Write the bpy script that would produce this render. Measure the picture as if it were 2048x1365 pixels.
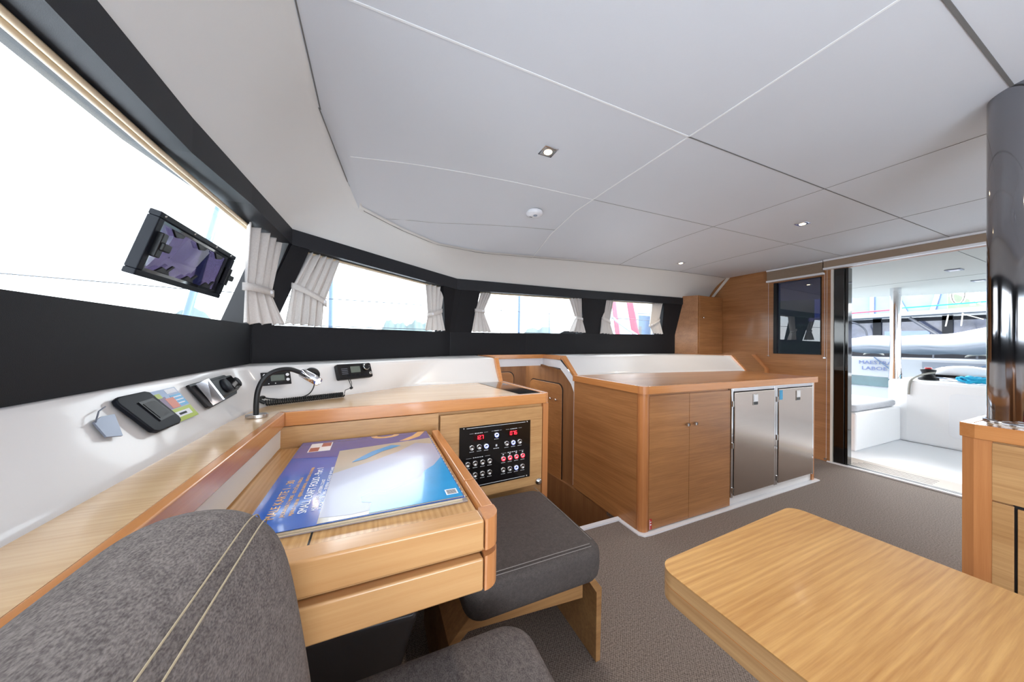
import bpy, bmesh, math, random
from mathutils import Vector, Matrix
PI = math.pi
random.seed(7)
for o in list(bpy.data.objects): bpy.data.objects.remove(o)
SC = bpy.context.scene
COL = SC.collection

# ------------------------------------------------------------------ camera, light, exposure
cam = bpy.data.cameras.new('camera'); camo = bpy.data.objects.new('camera', cam); COL.objects.link(camo)
cam.sensor_width = 36.0; cam.lens = 623.56 / 2048 * 36.0; cam.clip_start = 0.02; cam.clip_end = 3000
YAW, PIT, ROL = 0.41585, 0.0086773, 0.0140741
F = Vector((math.sin(YAW) * math.cos(PIT), math.cos(YAW) * math.cos(PIT), math.sin(PIT)))
R0 = Vector((math.cos(YAW), -math.sin(YAW), 0)); U0 = R0.cross(F)
R = R0 * math.cos(ROL) + U0 * math.sin(ROL); U = -R0 * math.sin(ROL) + U0 * math.cos(ROL)
camo.matrix_world = Matrix(((R.x, U.x, -F.x, 0), (R.y, U.y, -F.y, 0), (R.z, U.z, -F.z, 1.15), (0, 0, 0, 1)))
SC.camera = camo
SC.view_settings.view_transform = 'Standard'; SC.view_settings.look = 'None'
SC.view_settings.gamma = 1.0; SC.view_settings.use_curve_mapping = False
SC.view_settings.exposure = 1.67
SC.cycles.max_bounces = 12; SC.cycles.diffuse_bounces = 6; SC.cycles.glossy_bounces = 4
SC.cycles.transparent_max_bounces = 12; SC.cycles.sample_clamp_indirect = 8.0

w = bpy.data.worlds.new('sky'); SC.world = w; w.use_nodes = True
nt = w.node_tree; nt.nodes.clear()
wo = nt.nodes.new('ShaderNodeOutputWorld'); bg = nt.nodes.new('ShaderNodeBackground')
tc = nt.nodes.new('ShaderNodeTexCoord'); mp = nt.nodes.new('ShaderNodeMapping'); mp.inputs['Scale'].default_value = (1, 1, 4)
nz = nt.nodes.new('ShaderNodeTexNoise'); nz.inputs['Scale'].default_value = 2.2; nz.inputs['Detail'].default_value = 5
cr = nt.nodes.new('ShaderNodeValToRGB')
cr.color_ramp.elements[0].position = 0.35; cr.color_ramp.elements[0].color = (0.80, 0.92, 1.0, 1)
cr.color_ramp.elements[1].position = 0.65; cr.color_ramp.elements[1].color = (1.0, 1.0, 1.0, 1)
nt.links.new(tc.outputs['Generated'], mp.inputs['Vector']); nt.links.new(mp.outputs[0], nz.inputs['Vector'])
nt.links.new(nz.outputs['Fac'], cr.inputs['Fac']); nt.links.new(cr.outputs['Color'], bg.inputs['Color'])
bg.inputs['Strength'].default_value = 2.3
nt.links.new(bg.outputs[0], wo.inputs[0])

sun = bpy.data.lights.new('overcast_sun', 'SUN'); sun.energy = 4.5; sun.angle = math.radians(50); sun.color = (.97, .98, 1)
suno = bpy.data.objects.new('overcast_sun', sun); COL.objects.link(suno)
suno.rotation_euler = Vector((-.80, -.10, -.52)).to_track_quat('-Z', 'Y').to_euler()
# photographer's flash bounced off the ceiling, standing behind the camera
fl = bpy.data.lights.new('bounce_flash', 'AREA'); fl.shape = 'DISK'; fl.size = 1.3; fl.energy = 17; fl.color = (.78, .88, 1.0)
flo = bpy.data.objects.new('bounce_flash', fl); COL.objects.link(flo); flo.location = (.35, -1.15, .80)
flo.rotation_euler = Vector((.42, .55, 1)).to_track_quat('-Z', 'Y').to_euler()

def portal(loc, direction, sx, sy):
    l = bpy.data.lights.new('daylight_portal', 'AREA'); l.shape = 'RECTANGLE'; l.size = sx; l.size_y = sy
    l.cycles.is_portal = True
    o = bpy.data.objects.new('daylight_portal', l); COL.objects.link(o); o.location = loc
    o.rotation_euler = Vector(direction).to_track_quat('-Z', 'Y').to_euler(); return o
portal((-0.62, 0.0, 1.42), (1, 0, 0), 0.6, 4.8)
portal((0.0, 2.35, 1.42), (0.59, -0.8, 0), 1.2, 0.5)
portal((1.45, 2.80, 1.45), (0.2, -1, 0), 1.5, 0.5)
portal((2.9, 2.98, 1.47), (0.08, -1, 0), 1.3, 0.5)
portal((4.34, 0.1, 1.0), (-1, 0, 0), 2.0, 2.9)
portal((1.8, -2.72, 1.45), (0, 1, 0), 4.6, 1.2)

# ------------------------------------------------------------------ materials
def lin(c):
    return tuple(((v / 255) / 12.92 if v / 255 <= 0.04045 else ((v / 255 + 0.055) / 1.055) ** 2.4) for v in c) + (1,)
def bsdf(m): return m.node_tree.nodes['Principled BSDF']
def mat(name, rgb, rough=0.5, metal=0.0, coat=0.0, emit=None, estr=0.0, spec=None, bump=0.0, bscale=200, var=0.0, vscale=8):
    m = bpy.data.materials.new(name); m.use_nodes = True; b = bsdf(m); n = m.node_tree.nodes; L = m.node_tree.links
    b.inputs['Base Color'].default_value = lin(rgb); b.inputs['Roughness'].default_value = rough
    b.inputs['Metallic'].default_value = metal; b.inputs['Coat Weight'].default_value = coat
    b.inputs['Coat Roughness'].default_value = 0.06
    if spec is not None: b.inputs['Specular IOR Level'].default_value = spec
    if emit: b.inputs['Emission Color'].default_value = lin(emit); b.inputs['Emission Strength'].default_value = estr
    t = n.new('ShaderNodeTexCoord')
    if var:
        x = n.new('ShaderNodeTexNoise'); x.inputs['Scale'].default_value = vscale; x.inputs['Detail'].default_value = 4
        L.new(t.outputs['Object'], x.inputs['Vector'])
        r = n.new('ShaderNodeValToRGB'); c = lin(rgb)
        r.color_ramp.elements[0].position = .3; r.color_ramp.elements[1].position = .7
        r.color_ramp.elements[0].color = tuple(v * (1 - var) for v in c[:3]) + (1,)
        r.color_ramp.elements[1].color = tuple(min(1, v * (1 + var)) for v in c[:3]) + (1,)
        L.new(x.outputs['Fac'], r.inputs['Fac']); L.new(r.outputs['Color'], b.inputs['Base Color'])
    if bump:
        x = n.new('ShaderNodeTexNoise'); x.inputs['Scale'].default_value = bscale; x.inputs['Detail'].default_value = 3
        L.new(t.outputs['Object'], x.inputs['Vector'])
        bp = n.new('ShaderNodeBump'); bp.inputs['Strength'].default_value = bump; bp.inputs['Distance'].default_value = 0.002
        L.new(x.outputs['Fac'], bp.inputs['Height']); L.new(bp.outputs[0], b.inputs['Normal'])
    return m
def wood(name, light, dark, grain='X', fine=1.0, rough=0.35, coat=0.25, contrast=1.0, cath=0.0, cdir='Y'):
    m = bpy.data.materials.new(name); m.use_nodes = True; b = bsdf(m); n = m.node_tree.nodes; L = m.node_tree.links
    t = n.new('ShaderNodeTexCoord'); mp = n.new('ShaderNodeMapping'); s = [90 * fine] * 3; s['XYZ'.index(grain)] = 3.0 * fine
    mp.inputs['Scale'].default_value = s; L.new(t.outputs['Object'], mp.inputs['Vector'])
    x = n.new('ShaderNodeTexNoise'); x.inputs['Scale'].default_value = 1.6; x.inputs['Detail'].default_value = 6; x.inputs['Roughness'].default_value = .65
    L.new(mp.outputs[0], x.inputs['Vector'])
    mp2 = n.new('ShaderNodeMapping'); s2 = [9 * fine] * 3; s2['XYZ'.index(grain)] = 0.7 * fine; mp2.inputs['Scale'].default_value = s2
    L.new(t.outputs['Object'], mp2.inputs['Vector'])
    y = n.new('ShaderNodeTexNoise'); y.inputs['Scale'].default_value = 2.0; y.inputs['Detail'].default_value = 3
    L.new(mp2.outputs[0], y.inputs['Vector'])
    fac = n.new('ShaderNodeMath'); fac.operation = 'MULTIPLY_ADD'; fac.inputs[1].default_value = 0.45
    L.new(y.outputs['Fac'], fac.inputs[0])
    sc_ = n.new('ShaderNodeMath'); sc_.operation = 'MULTIPLY'; sc_.inputs[1].default_value = 0.55
    L.new(x.outputs['Fac'], sc_.inputs[0]); L.new(sc_.outputs[0], fac.inputs[2])
    out = fac
    if cath:
        mp3 = n.new('ShaderNodeMapping'); s3 = [5.0] * 3; s3['XYZ'.index(grain)] = 0.55; mp3.inputs['Scale'].default_value = s3
        L.new(t.outputs['Object'], mp3.inputs['Vector'])
        wv = n.new('ShaderNodeTexWave'); wv.wave_type = 'BANDS'; wv.bands_direction = cdir
        wv.inputs['Scale'].default_value = 5.0; wv.inputs['Distortion'].default_value = 6.0
        wv.inputs['Detail'].default_value = 2.0; wv.inputs['Detail Scale'].default_value = 0.9
        L.new(mp3.outputs[0], wv.inputs['Vector'])
        mx = n.new('ShaderNodeMix'); mx.data_type = 'FLOAT'; mx.inputs[0].default_value = cath
        L.new(fac.outputs[0], mx.inputs[2]); L.new(wv.outputs['Fac'], mx.inputs[3]); out = mx
    r = n.new('ShaderNodeValToRGB'); h = 0.17 / contrast
    r.color_ramp.elements[0].position = max(0, .5 - h); r.color_ramp.elements[0].color = lin(dark)
    r.color_ramp.elements[1].position = min(1, .5 + h * .75); r.color_ramp.elements[1].color = lin(light)
    L.new(out.outputs[0], r.inputs['Fac']); L.new(r.outputs['Color'], b.inputs['Base Color'])
    b.inputs['Roughness'].default_value = rough; b.inputs['Coat Weight'].default_value = coat; b.inputs['Coat Roughness'].default_value = .12
    bp = n.new('ShaderNodeBump'); bp.inputs['Strength'].default_value = .08; bp.inputs['Distance'].default_value = .001
    L.new(x.outputs['Fac'], bp.inputs['Height']); L.new(bp.outputs[0], b.inputs['Normal'])
    return m
def cloth(name, c1, c2, scale=260, rough=.95, bump=.35, sx=(1, 1, 1), big=0.0):
    m = bpy.data.materials.new(name); m.use_nodes = True; b = bsdf(m); n = m.node_tree.nodes; L = m.node_tree.links
    t = n.new('ShaderNodeTexCoord'); mp = n.new('ShaderNodeMapping'); mp.inputs['Scale'].default_value = sx
    L.new(t.outputs['Object'], mp.inputs['Vector'])
    x = n.new('ShaderNodeTexNoise'); x.inputs['Scale'].default_value = scale; x.inputs['Detail'].default_value = 3
    L.new(mp.outputs[0], x.inputs['Vector'])
    x2 = n.new('ShaderNodeTexNoise'); x2.inputs['Scale'].default_value = scale / 5; x2.inputs['Detail'].default_value = 4
    L.new(mp.outputs[0], x2.inputs['Vector'])
    x3 = n.new('ShaderNodeMath'); x3.operation = 'MULTIPLY_ADD'; x3.inputs[1].default_value = .45; x3.inputs[2].default_value = .275; L.new(x2.outputs['Fac'], x3.inputs[0])
    a = n.new('ShaderNodeMath'); a.operation = 'ADD'; L.new(x.outputs['Fac'], a.inputs[0]); L.new(x3.outputs[0], a.inputs[1])
    r = n.new('ShaderNodeValToRGB'); r.color_ramp.elements[0].position = .40; r.color_ramp.elements[1].position = .60
    r.color_ramp.elements[0].color = lin(c1); r.color_ramp.elements[1].color = lin(c2)
    hf = n.new('ShaderNodeMath'); hf.operation = 'MULTIPLY'; hf.inputs[1].default_value = .5
    L.new(a.outputs[0], hf.inputs[0]); L.new(hf.outputs[0], r.inputs['Fac']); L.new(r.outputs['Color'], b.inputs['Base Color'])
    b.inputs['Roughness'].default_value = rough; b.inputs['Specular IOR Level'].default_value = .25
    bp = n.new('ShaderNodeBump'); bp.inputs['Strength'].default_value = bump; bp.inputs['Distance'].default_value = .0015
    L.new(x.outputs['Fac'], bp.inputs['Height']); L.new(bp.outputs[0], b.inputs['Normal'])
    return m
def carpet(name):
    m = bpy.data.materials.new(name); m.use_nodes = True; b = bsdf(m); n = m.node_tree.nodes; L = m.node_tree.links
    t = n.new('ShaderNodeTexCoord'); sp = n.new('ShaderNodeSeparateXYZ'); L.new(t.outputs['Object'], sp.inputs[0])
    fs = []
    for k in (0, 1):
        a = n.new('ShaderNodeMath'); a.operation = 'MULTIPLY'; a.inputs[1].default_value = 2 * PI / 0.0105
        L.new(sp.outputs[k], a.inputs[0]); s = n.new('ShaderNodeMath'); s.operation = 'SINE'; L.new(a.outputs[0], s.inputs[0]); fs.append(s)
    p = n.new('ShaderNodeMath'); p.operation = 'MULTIPLY'; L.new(fs[0].outputs[0], p.inputs[0]); L.new(fs[1].outputs[0], p.inputs[1])
    x = n.new('ShaderNodeTexNoise'); x.inputs['Scale'].default_value = 160; x.inputs['Detail'].default_value = 3
    L.new(t.outputs['Object'], x.inputs['Vector'])
    q = n.new('ShaderNodeMath'); q.operation = 'MULTIPLY_ADD'; q.inputs[1].default_value = .16; L.new(p.outputs[0], q.inputs[0]); L.new(x.outputs['Fac'], q.inputs[2])
    r = n.new('ShaderNodeValToRGB'); r.color_ramp.elements[0].position = .25; r.color_ramp.elements[1].position = .75
    r.color_ramp.elements[0].color = lin((88, 76, 68)); r.color_ramp.elements[1].color = lin((150, 136, 126))
    L.new(q.outputs[0], r.inputs['Fac']); L.new(r.outputs['Color'], b.inputs['Base Color']); b.inputs['Roughness'].default_value = .95
    bp = n.new('ShaderNodeBump'); bp.inputs['Strength'].default_value = .5; bp.inputs['Distance'].default_value = .002
    L.new(q.outputs[0], bp.inputs['Height']); L.new(bp.outputs[0], b.inputs['Normal'])
    return m
def glass(name, tint, refl=0.06, rough=0.0):
    m = bpy.data.materials.new(name); m.use_nodes = True; n = m.node_tree.nodes; L = m.node_tree.links; n.clear()
    o = n.new('ShaderNodeOutputMaterial'); mx = n.new('ShaderNodeMixShader'); tr = n.new('ShaderNodeBsdfTransparent'); gl = n.new('ShaderNodeBsdfGlossy')
    tr.inputs['Color'].default_value = lin(tint); gl.inputs['Roughness'].default_value = rough
    lw = n.new('ShaderNodeLayerWeight'); lw.inputs['Blend'].default_value = .2
    mt = n.new('ShaderNodeMath'); mt.operation = 'MULTIPLY_ADD'; mt.inputs[1].default_value = .12; mt.inputs[2].default_value = refl
    L.new(lw.outputs['Fresnel'], mt.inputs[0]); L.new(mt.outputs[0], mx.inputs['Fac'])
    L.new(tr.outputs[0], mx.inputs[1]); L.new(gl.outputs[0], mx.inputs[2]); L.new(mx.outputs[0], o.inputs['Surface'])
    return m
def brushed(name, rgb, rough=.22, axis='X'):
    m = mat(name, rgb, rough, 1.0); b = bsdf(m); n = m.node_tree.nodes; L = m.node_tree.links
    t = n.new('ShaderNodeTexCoord'); mp = n.new('ShaderNodeMapping'); s = [500] * 3; s['XYZ'.index(axis)] = 4
    mp.inputs['Scale'].default_value = s; L.new(t.outputs['Object'], mp.inputs['Vector'])
    x = n.new('ShaderNodeTexNoise'); x.inputs['Scale'].default_value = 1; L.new(mp.outputs[0], x.inputs['Vector'])
    a = n.new('ShaderNodeMath'); a.operation = 'MULTIPLY_ADD'; a.inputs[1].default_value = .12; a.inputs[2].default_value = rough - .06
    L.new(x.outputs['Fac'], a.inputs[0]); L.new(a.outputs[0], b.inputs['Roughness'])
    return m

M = dict(
    oakx=wood('oak_veneer', (196, 152, 102), (164, 118, 72), 'X', contrast=1.0),
    oaky=wood('oak_veneer_y', (196, 152, 102), (164, 118, 72), 'Y', contrast=1.0),
    galx=wood('galley_veneer', (176, 122, 74), (140, 90, 50), 'X', contrast=1.0, rough=.4),
    galy=wood('galley_veneer_y', (176, 122, 74), (140, 90, 50), 'Y', contrast=1.0, rough=.4),
    ledge=wood('ledge_veneer', (224, 190, 148), (204, 166, 124), 'X', rough=.22, coat=.6),
    desky=wood('desk_oak', (214, 168, 112), (176, 128, 78), 'Y', rough=.25, coat=.4, cath=.12, cdir='X', fine=1.0),
    desk_x=wood('desk_rail', (208, 160, 108), (190, 136, 84), 'X', rough=.25, coat=.5, fine=.6, contrast=.8),
    cherx=wood('cherry_edge', (206, 142, 86), (184, 116, 62), 'X', rough=.22, coat=.5, fine=.6, contrast=.8),
    chery=wood('cherry_edge_y', (206, 142, 86), (184, 116, 62), 'Y', rough=.22, coat=.5, fine=.6, contrast=.8),
    cherz=wood('cherry_edge_z', (200, 136, 84), (174, 108, 60), 'Z', rough=.32, coat=.2, fine=.6, contrast=.8),
    tabx=wood('table_oak', (216, 166, 102), (176, 122, 66), 'X', rough=.3, coat=.2, cath=.08, cdir='Y', fine=1.1),
    tabe=wood('table_edge', (200, 158, 110), (160, 116, 74), 'Y', rough=.35, fine=.6),
    plyw=wood('bench_plywood', (182, 138, 88), (142, 98, 58), 'X', rough=.4, fine=.6),
    dkwood=wood('hull_veneer', (150, 104, 66), (120, 80, 48), 'Z', rough=.45),
    gelo=mat('outdoor_gelcoat', (240, 241, 243), .35, coat=.3), gel=mat('white_gelcoat', (218, 215, 214), .3, coat=.35, var=.015, vscale=3),
    deck=mat('white_deck', (236, 238, 242), .45, bump=.1, bscale=400),
    ceil=mat('ceiling_vinyl', (208, 210, 215), .6, bump=.15, bscale=700, var=.01, vscale=2),
    cove=mat('headliner_vinyl', (216, 214, 211), .6, bump=.12, bscale=700),
    seamw=mat('seam_white', (232, 232, 232), .5), seamd=mat('seam_dark', (110, 108, 106), .7),
    dark=mat('charcoal_leatherette', (20, 20, 24), .6, spec=.25, bump=.25, bscale=900, var=.05, vscale=30),
    dark2=mat('charcoal_valance', (24, 26, 32), .5, spec=.4, bump=.15, bscale=900),
    black=mat('black_plastic', (16, 16, 19), .4, spec=.3), bgloss=mat('black_gloss', (8, 8, 10), .08, coat=.6),
    navyb=mat('navy_black_plastic', (15, 18, 26), .5, spec=.2), rubber=mat('black_rubber', (14, 15, 17), .5),
    tan=mat('tan_track', (206, 186, 156), .4), white=mat('white_plastic', (230, 230, 234), .35),
    cream=mat('cream_white', (222, 216, 208), .5),
    chrome=mat('chrome', (222, 222, 226), .08, 1.0), steel=mat('satin_steel', (190, 188, 186), .22, 1.0),
    mirror=mat('polished_column_steel', (150, 150, 155), .07, 1.0),
    fridge=brushed('brushed_fridge_steel', (196, 184, 176), .2, 'X'),
    curtain=cloth('curtain_cloth', (196, 190, 186), (214, 209, 205), 900, bump=.15),
    sofa=cloth('sofa_fabric', (84, 77, 75), (130, 121, 117), 520, bump=.5, sx=(1, .55, 1.3)),
    seatf=cloth('stool_fabric', (74, 68, 66), (98, 90, 86), 500, bump=.4),
    thread=mat('beige_thread', (176, 160, 132), .8), gthread=mat('grey_thread', (140, 132, 128), .8),
    pleat=mat('blind_taupe', (150, 130, 112), .8), seamg=mat('seam_grey', (150, 147, 146), .7),
    carpet=carpet('woven_carpet'), glass=glass('clear_glass', (250, 252, 253), .01),
    tint=glass('purple_tinted_glass', (112, 105, 124), .08), dtint=glass('dark_tinted_glass', (112, 112, 130), .10),
    lampe=mat('warm_led', (255, 235, 200), .4, emit=(255, 226, 180), estr=14), ledr=mat('red_led', (255, 30, 40), .4, emit=(255, 30, 45), estr=2.4),
    ledb=mat('blue_led', (90, 90, 255), .4, emit=(96, 110, 255), estr=2.6), dred=mat('display_red_glass', (40, 4, 6), .15),
    lcd=mat('lcd_grey_green', (92, 100, 92), .2, coat=.5), wmark=mat('white_print', (205, 205, 205), .5),
    grey=mat('grey_metal_tab', (126, 132, 146), .35, .6), dgrey=mat('dark_grey_moulding', (92, 90, 92), .3, coat=.4),
    mblue=mat('cover_blue', (16, 84, 176), .2, coat=.5, var=.12, vscale=6), mviolet=mat('cover_violet', (70, 76, 156), .2, coat=.5),
    mland=mat('map_beige', (176, 166, 152), .2, coat=.5), mpale=mat('map_pale', (160, 160, 182), .25, coat=.15, var=.02, vscale=9),
    msea=mat('map_cyan', (50, 150, 208), .2, coat=.5, var=.08, vscale=12), mora=mat('cover_orange', (226, 176, 116), .2, coat=.8),
    mred=mat('cover_red', (160, 60, 66), .2, coat=.8), mwht=mat('cover_white', (240, 240, 244), .3, coat=.5), pages=mat('paper_pages', (226, 216, 194), .8, bump=.4, bscale=60),
    sleeve=mat('clear_sleeve_edge', (178, 170, 170), .15, coat=.8),
    stblue=mat('sticker_blue', (88, 168, 214), .4), stgreen=mat('sticker_green', (166, 186, 54), .4), stsky=mat('sticker_sky', (150, 172, 206), .4),
    storg=mat('sticker_orange', (206, 112, 84), .4), stpur=mat('sticker_purple', (112, 82, 120), .4), stwht=mat('sticker_white', (228, 230, 238), .4),
    stred=mat('sign_red', (186, 24, 36), .4), cyan=mat('cyan_sticker', (30, 150, 200), .4),
    teak=mat('threshold_beige', (176, 164, 152), .6), track=mat('black_track', (22, 22, 24), .4),
    cushion=cloth('outdoor_cushion', (176, 178, 184), (196, 198, 204), 300, bump=.2),
    rope=mat('cyan_rope', (36, 170, 210), .8, bump=.6, bscale=300), wrope=mat('white_rope', (150, 148, 142), .8), green=mat('hill_green', (42, 66, 34), .95, var=.4, vscale=.25),
    haze=mat('far_hill', (66, 82, 84), .95, var=.2, vscale=.02), water=mat('sea_water', (60, 96, 110), .08, bump=.6, bscale=.8),  # haze: distance haze mixed into the far hill colour
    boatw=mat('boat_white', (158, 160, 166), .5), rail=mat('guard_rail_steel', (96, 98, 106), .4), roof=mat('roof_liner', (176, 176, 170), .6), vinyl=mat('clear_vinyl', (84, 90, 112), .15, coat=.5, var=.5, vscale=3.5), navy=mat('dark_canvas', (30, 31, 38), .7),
    bluegl=mat('blue_vinyl', (112, 136, 184), .2, coat=.4, var=.15, vscale=2), mast=mat('mast_aluminium', (84, 104, 134), .4, .2),
    sailr=mat('sail_red', (196, 84, 100), .7), sailw=mat('sail_white', (170, 178, 196), .7), teal=mat('teal_glass', (40, 76, 84), .1, coat=.6, var=.3, vscale=2),
    bldg=mat('grey_blue_hull', (104, 122, 150), .6), lettergrey=mat('grey_letters', (92, 104, 150), .5),
    wire=mat('lifeline_wire', (36, 42, 52), .5), dinghy=mat('dinghy_cover', (160, 160, 168), .7, bump=.3, bscale=5), dgy=mat('dinghy_grey', (118, 122, 132), .6),
)

# ------------------------------------------------------------------ mesh helpers
class MB:
    def __init__(s): s.v = []; s.f = []; s.sm = []
    def add(s, vs, fs, smooth=False):
        b = len(s.v); s.v += [Vector(v) for v in vs]
        for f in fs: s.f.append(tuple(b + i for i in f)); s.sm.append(smooth)
        return s
    def hexa(s, p):   # p: 4 bottom ccw, 4 top
        return s.add(p, [(3, 2, 1, 0), (4, 5, 6, 7), (0, 1, 5, 4), (1, 2, 6, 5), (2, 3, 7, 6), (3, 0, 4, 7)])
    def box(s, x0, x1, y0, y1, z0, z1):
        return s.hexa([(x0, y0, z0), (x1, y0, z0), (x1, y1, z0), (x0, y1, z0), (x0, y0, z1), (x1, y0, z1), (x1, y1, z1), (x0, y1, z1)])
    def obox(s, c, ax, ay, az, hx, hy, hz):
        c = Vector(c); ax, ay, az = [Vector(a).normalized() for a in (ax, ay, az)]
        P = [c + ax * (i * hx) + ay * (j * hy) + az * (k * hz) for k in (-1, 1) for i, j in ((-1, -1), (1, -1), (1, 1), (-1, 1))]
        return s.hexa(P)
    def prism(s, poly, d, smooth=False):  # poly 3D pts, extruded along vector d
        n = len(poly); poly = [Vector(p) for p in poly]; d = Vector(d)
        nr = Vector((0, 0, 0))
        for i in range(n): nr += poly[i].cross(poly[(i + 1) % n])
        if nr.dot(d) > 0: poly = poly[::-1]
        vs = poly + [p + d for p in poly]
        fs = [tuple(range(n)), tuple(range(2 * n - 1, n - 1, -1))]
        b = len(s.v); s.v += vs
        for f in fs: s.f.append(tuple(b + i for i in f)); s.sm.append(False)
        for i in range(n):
            j = (i + 1) % n; s.f.append((b + j, b + i, b + i + n, b + j + n)); s.sm.append(smooth)
        return s
    def grid(s, rows, closed_u=False, smooth=True, flip=False):
        nr, nc = len(rows), len(rows[0]); vs = [p for r in rows for p in r]; fs = []
        for i in range(nr - 1):
            for j in range(nc if closed_u else nc - 1):
                k = (j + 1) % nc; f = (i * nc + j, i * nc + k, (i + 1) * nc + k, (i + 1) * nc + j)
                fs.append(f[::-1] if flip else f)
        return s.add(vs, fs, smooth)
    def tube(s, pts, r, n=10, caps=True, smooth=True, closed=False):
        pts = [Vector(p) for p in pts]; N = len(pts); rows = []; prev = None
        for i, p in enumerate(pts):
            if closed: t = pts[(i + 1) % N] - pts[i - 1]
            else: t = pts[min(i + 1, N - 1)] - pts[max(i - 1, 0)]
            t = t.normalized() if t.length > 1e-9 else Vector((0, 0, 1))
            if prev is None:
                a = Vector((0, 0, 1)) if abs(t.z) < .9 else Vector((1, 0, 0)); u = t.cross(a).normalized()
            else: u = (prev - t * prev.dot(t)); u = u.normalized() if u.length > 1e-6 else t.orthogonal().normalized()
            prev = u; v = t.cross(u); rr = r[i] if isinstance(r, (list, tuple)) else r
            rows.append([p + (u * math.cos(2 * PI * k / n) + v * math.sin(2 * PI * k / n)) * rr for k in range(n)])
        if closed: rows.append(rows[0])
        b = len(s.v); s.grid(rows, True, smooth)
        if caps and not closed:
            s.f.append(tuple(b + k for k in range(n))[::-1]); s.sm.append(False)
            e = b + (len(rows) - 1) * n; s.f.append(tuple(e + k for k in range(n))); s.sm.append(False)
        return s
    def lathe(s, o, axis, prof, n=24, smooth=True):  # prof [(r, h)]
        o = Vector(o); a = Vector(axis).normalized(); u = a.orthogonal().normalized(); v = a.cross(u)
        rows = [[o + a * h + (u * math.cos(2 * PI * k / n) + v * math.sin(2 * PI * k / n)) * r for k in range(n)] for r, h in prof]
        return s.grid(rows, True, smooth)
    def cap(s, o, axis, r, n=24):
        o = Vector(o); a = Vector(axis).normalized(); u = a.orthogonal().normalized(); v = a.cross(u)
        return s.add([o + (u * math.cos(2 * PI * k / n) + v * math.sin(2 * PI * k / n)) * r for k in range(n)], [tuple(range(n))])
    def sphere(s, c, rx, ry, rz, n=14, m=9):
        c = Vector(c)
        rows = [[c + Vector((rx * math.sin(PI * i / m) * math.cos(2 * PI * k / n), ry * math.sin(PI * i / m) * math.sin(2 * PI * k / n), rz * math.cos(PI * i / m))) for k in range(n)] for i in range(m + 1)]
        return s.grid(rows, True, True, flip=True)
    def build(s, name, m, parent=None, bevel=0, seg=2, solid=0, origin=None, weld=False, cast=None):
        if parent is not None: org = worldloc(parent)
        elif origin is not None: org = Vector(origin)
        else:
            xs = [v.x for v in s.v]; ys = [v.y for v in s.v]; zs = [v.z for v in s.v]
            org = Vector(((min(xs) + max(xs)) / 2, (min(ys) + max(ys)) / 2, min(zs)))
        me = bpy.data.meshes.new(name); me.from_pydata([v - org for v in s.v], [], s.f)
        me.polygons.foreach_set('use_smooth', s.sm); me.materials.append(m); me.update()
        bm = bmesh.new(); bm.from_mesh(me)
        if weld: bmesh.ops.remove_doubles(bm, verts=bm.verts, dist=1e-5)
        bmesh.ops.recalc_face_normals(bm, faces=bm.faces)
        for e_ in bm.edges:
            if not all(f_.smooth for f_ in e_.link_faces): e_.smooth = False
        bm.to_mesh(me); bm.free()
        o = bpy.data.objects.new(name, me); COL.objects.link(o)
        if parent is not None: o.parent = parent
        else: o.location = org
        if solid:
            d = o.modifiers.new('thickness', 'SOLIDIFY'); d.thickness = solid; d.offset = 0
        if bevel:
            d = o.modifiers.new('bevel', 'BEVEL'); d.width = bevel; d.segments = seg; d.limit_method = 'ANGLE'; d.angle_limit = .6
            if seg > 1:
                for p in me.polygons: p.use_smooth = True
                d.harden_normals = True
        return o
def worldloc(o):
    l = Vector(o.location)
    while o.parent: o = o.parent; l = l + Vector(o.location)
    return l
def tag(o, label=None, cat=None, group=None, kind=None):
    if label: o['label'] = label
    if cat: o['category'] = cat
    if group: o['group'] = group
    if kind: o['kind'] = kind
    return o
def thing(name, loc, label, cat, group=None):
    o = bpy.data.objects.new(name, None); COL.objects.link(o); o.location = loc; o.empty_display_size = .05
    return tag(o, label, cat, group)
def root_struct(name, loc):
    o = bpy.data.objects.new(name, None); COL.objects.link(o); o.location = loc; o.empty_display_size = .05
    o['kind'] = 'structure'; return o
def struct(mb, name, m, **k): return tag(mb.build(name, m, **k), kind='structure')
def text_mb(body, origin, xdir, ydir, size, width=None, depth=.0004):
    cu = bpy.data.curves.new('txt', 'FONT'); cu.body = body; cu.size = size; cu.extrude = depth; cu.resolution_u = 2
    o = bpy.data.objects.new('txt', cu); me = bpy.data.meshes.new_from_object(o)
    x = Vector(xdir).normalized(); y = Vector(ydir).normalized(); z = x.cross(y); og = Vector(origin)
    xs = [v.co.x for v in me.vertices] or [1]; k = (width / max(xs)) if width else 1
    mb = MB(); mb.add([og + x * (v.co.x * k) + y * v.co.y + z * (v.co.z + depth) for v in me.vertices], [tuple(p.vertices) for p in me.polygons])
    bpy.data.objects.remove(o); bpy.data.curves.remove(cu); bpy.data.meshes.remove(me)
    return mb
def lerp(a, b, t): return a + (b - a) * t
def smooth01(t): t = max(0, min(1, t)); return t * t * (3 - 2 * t)
def interp(x, xs, ys):
    if x <= xs[0]: return ys[0]
    for i in range(len(xs) - 1):
        if x <= xs[i + 1]: return lerp(ys[i], ys[i + 1], (x - xs[i]) / (xs[i + 1] - xs[i]))
    return ys[-1]
def arc(c, r, a0, a1, n=8): return [(c[0] + r * math.cos(lerp(a0, a1, i / n)), c[1] + r * math.sin(lerp(a0, a1, i / n))) for i in range(n + 1)]
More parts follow.
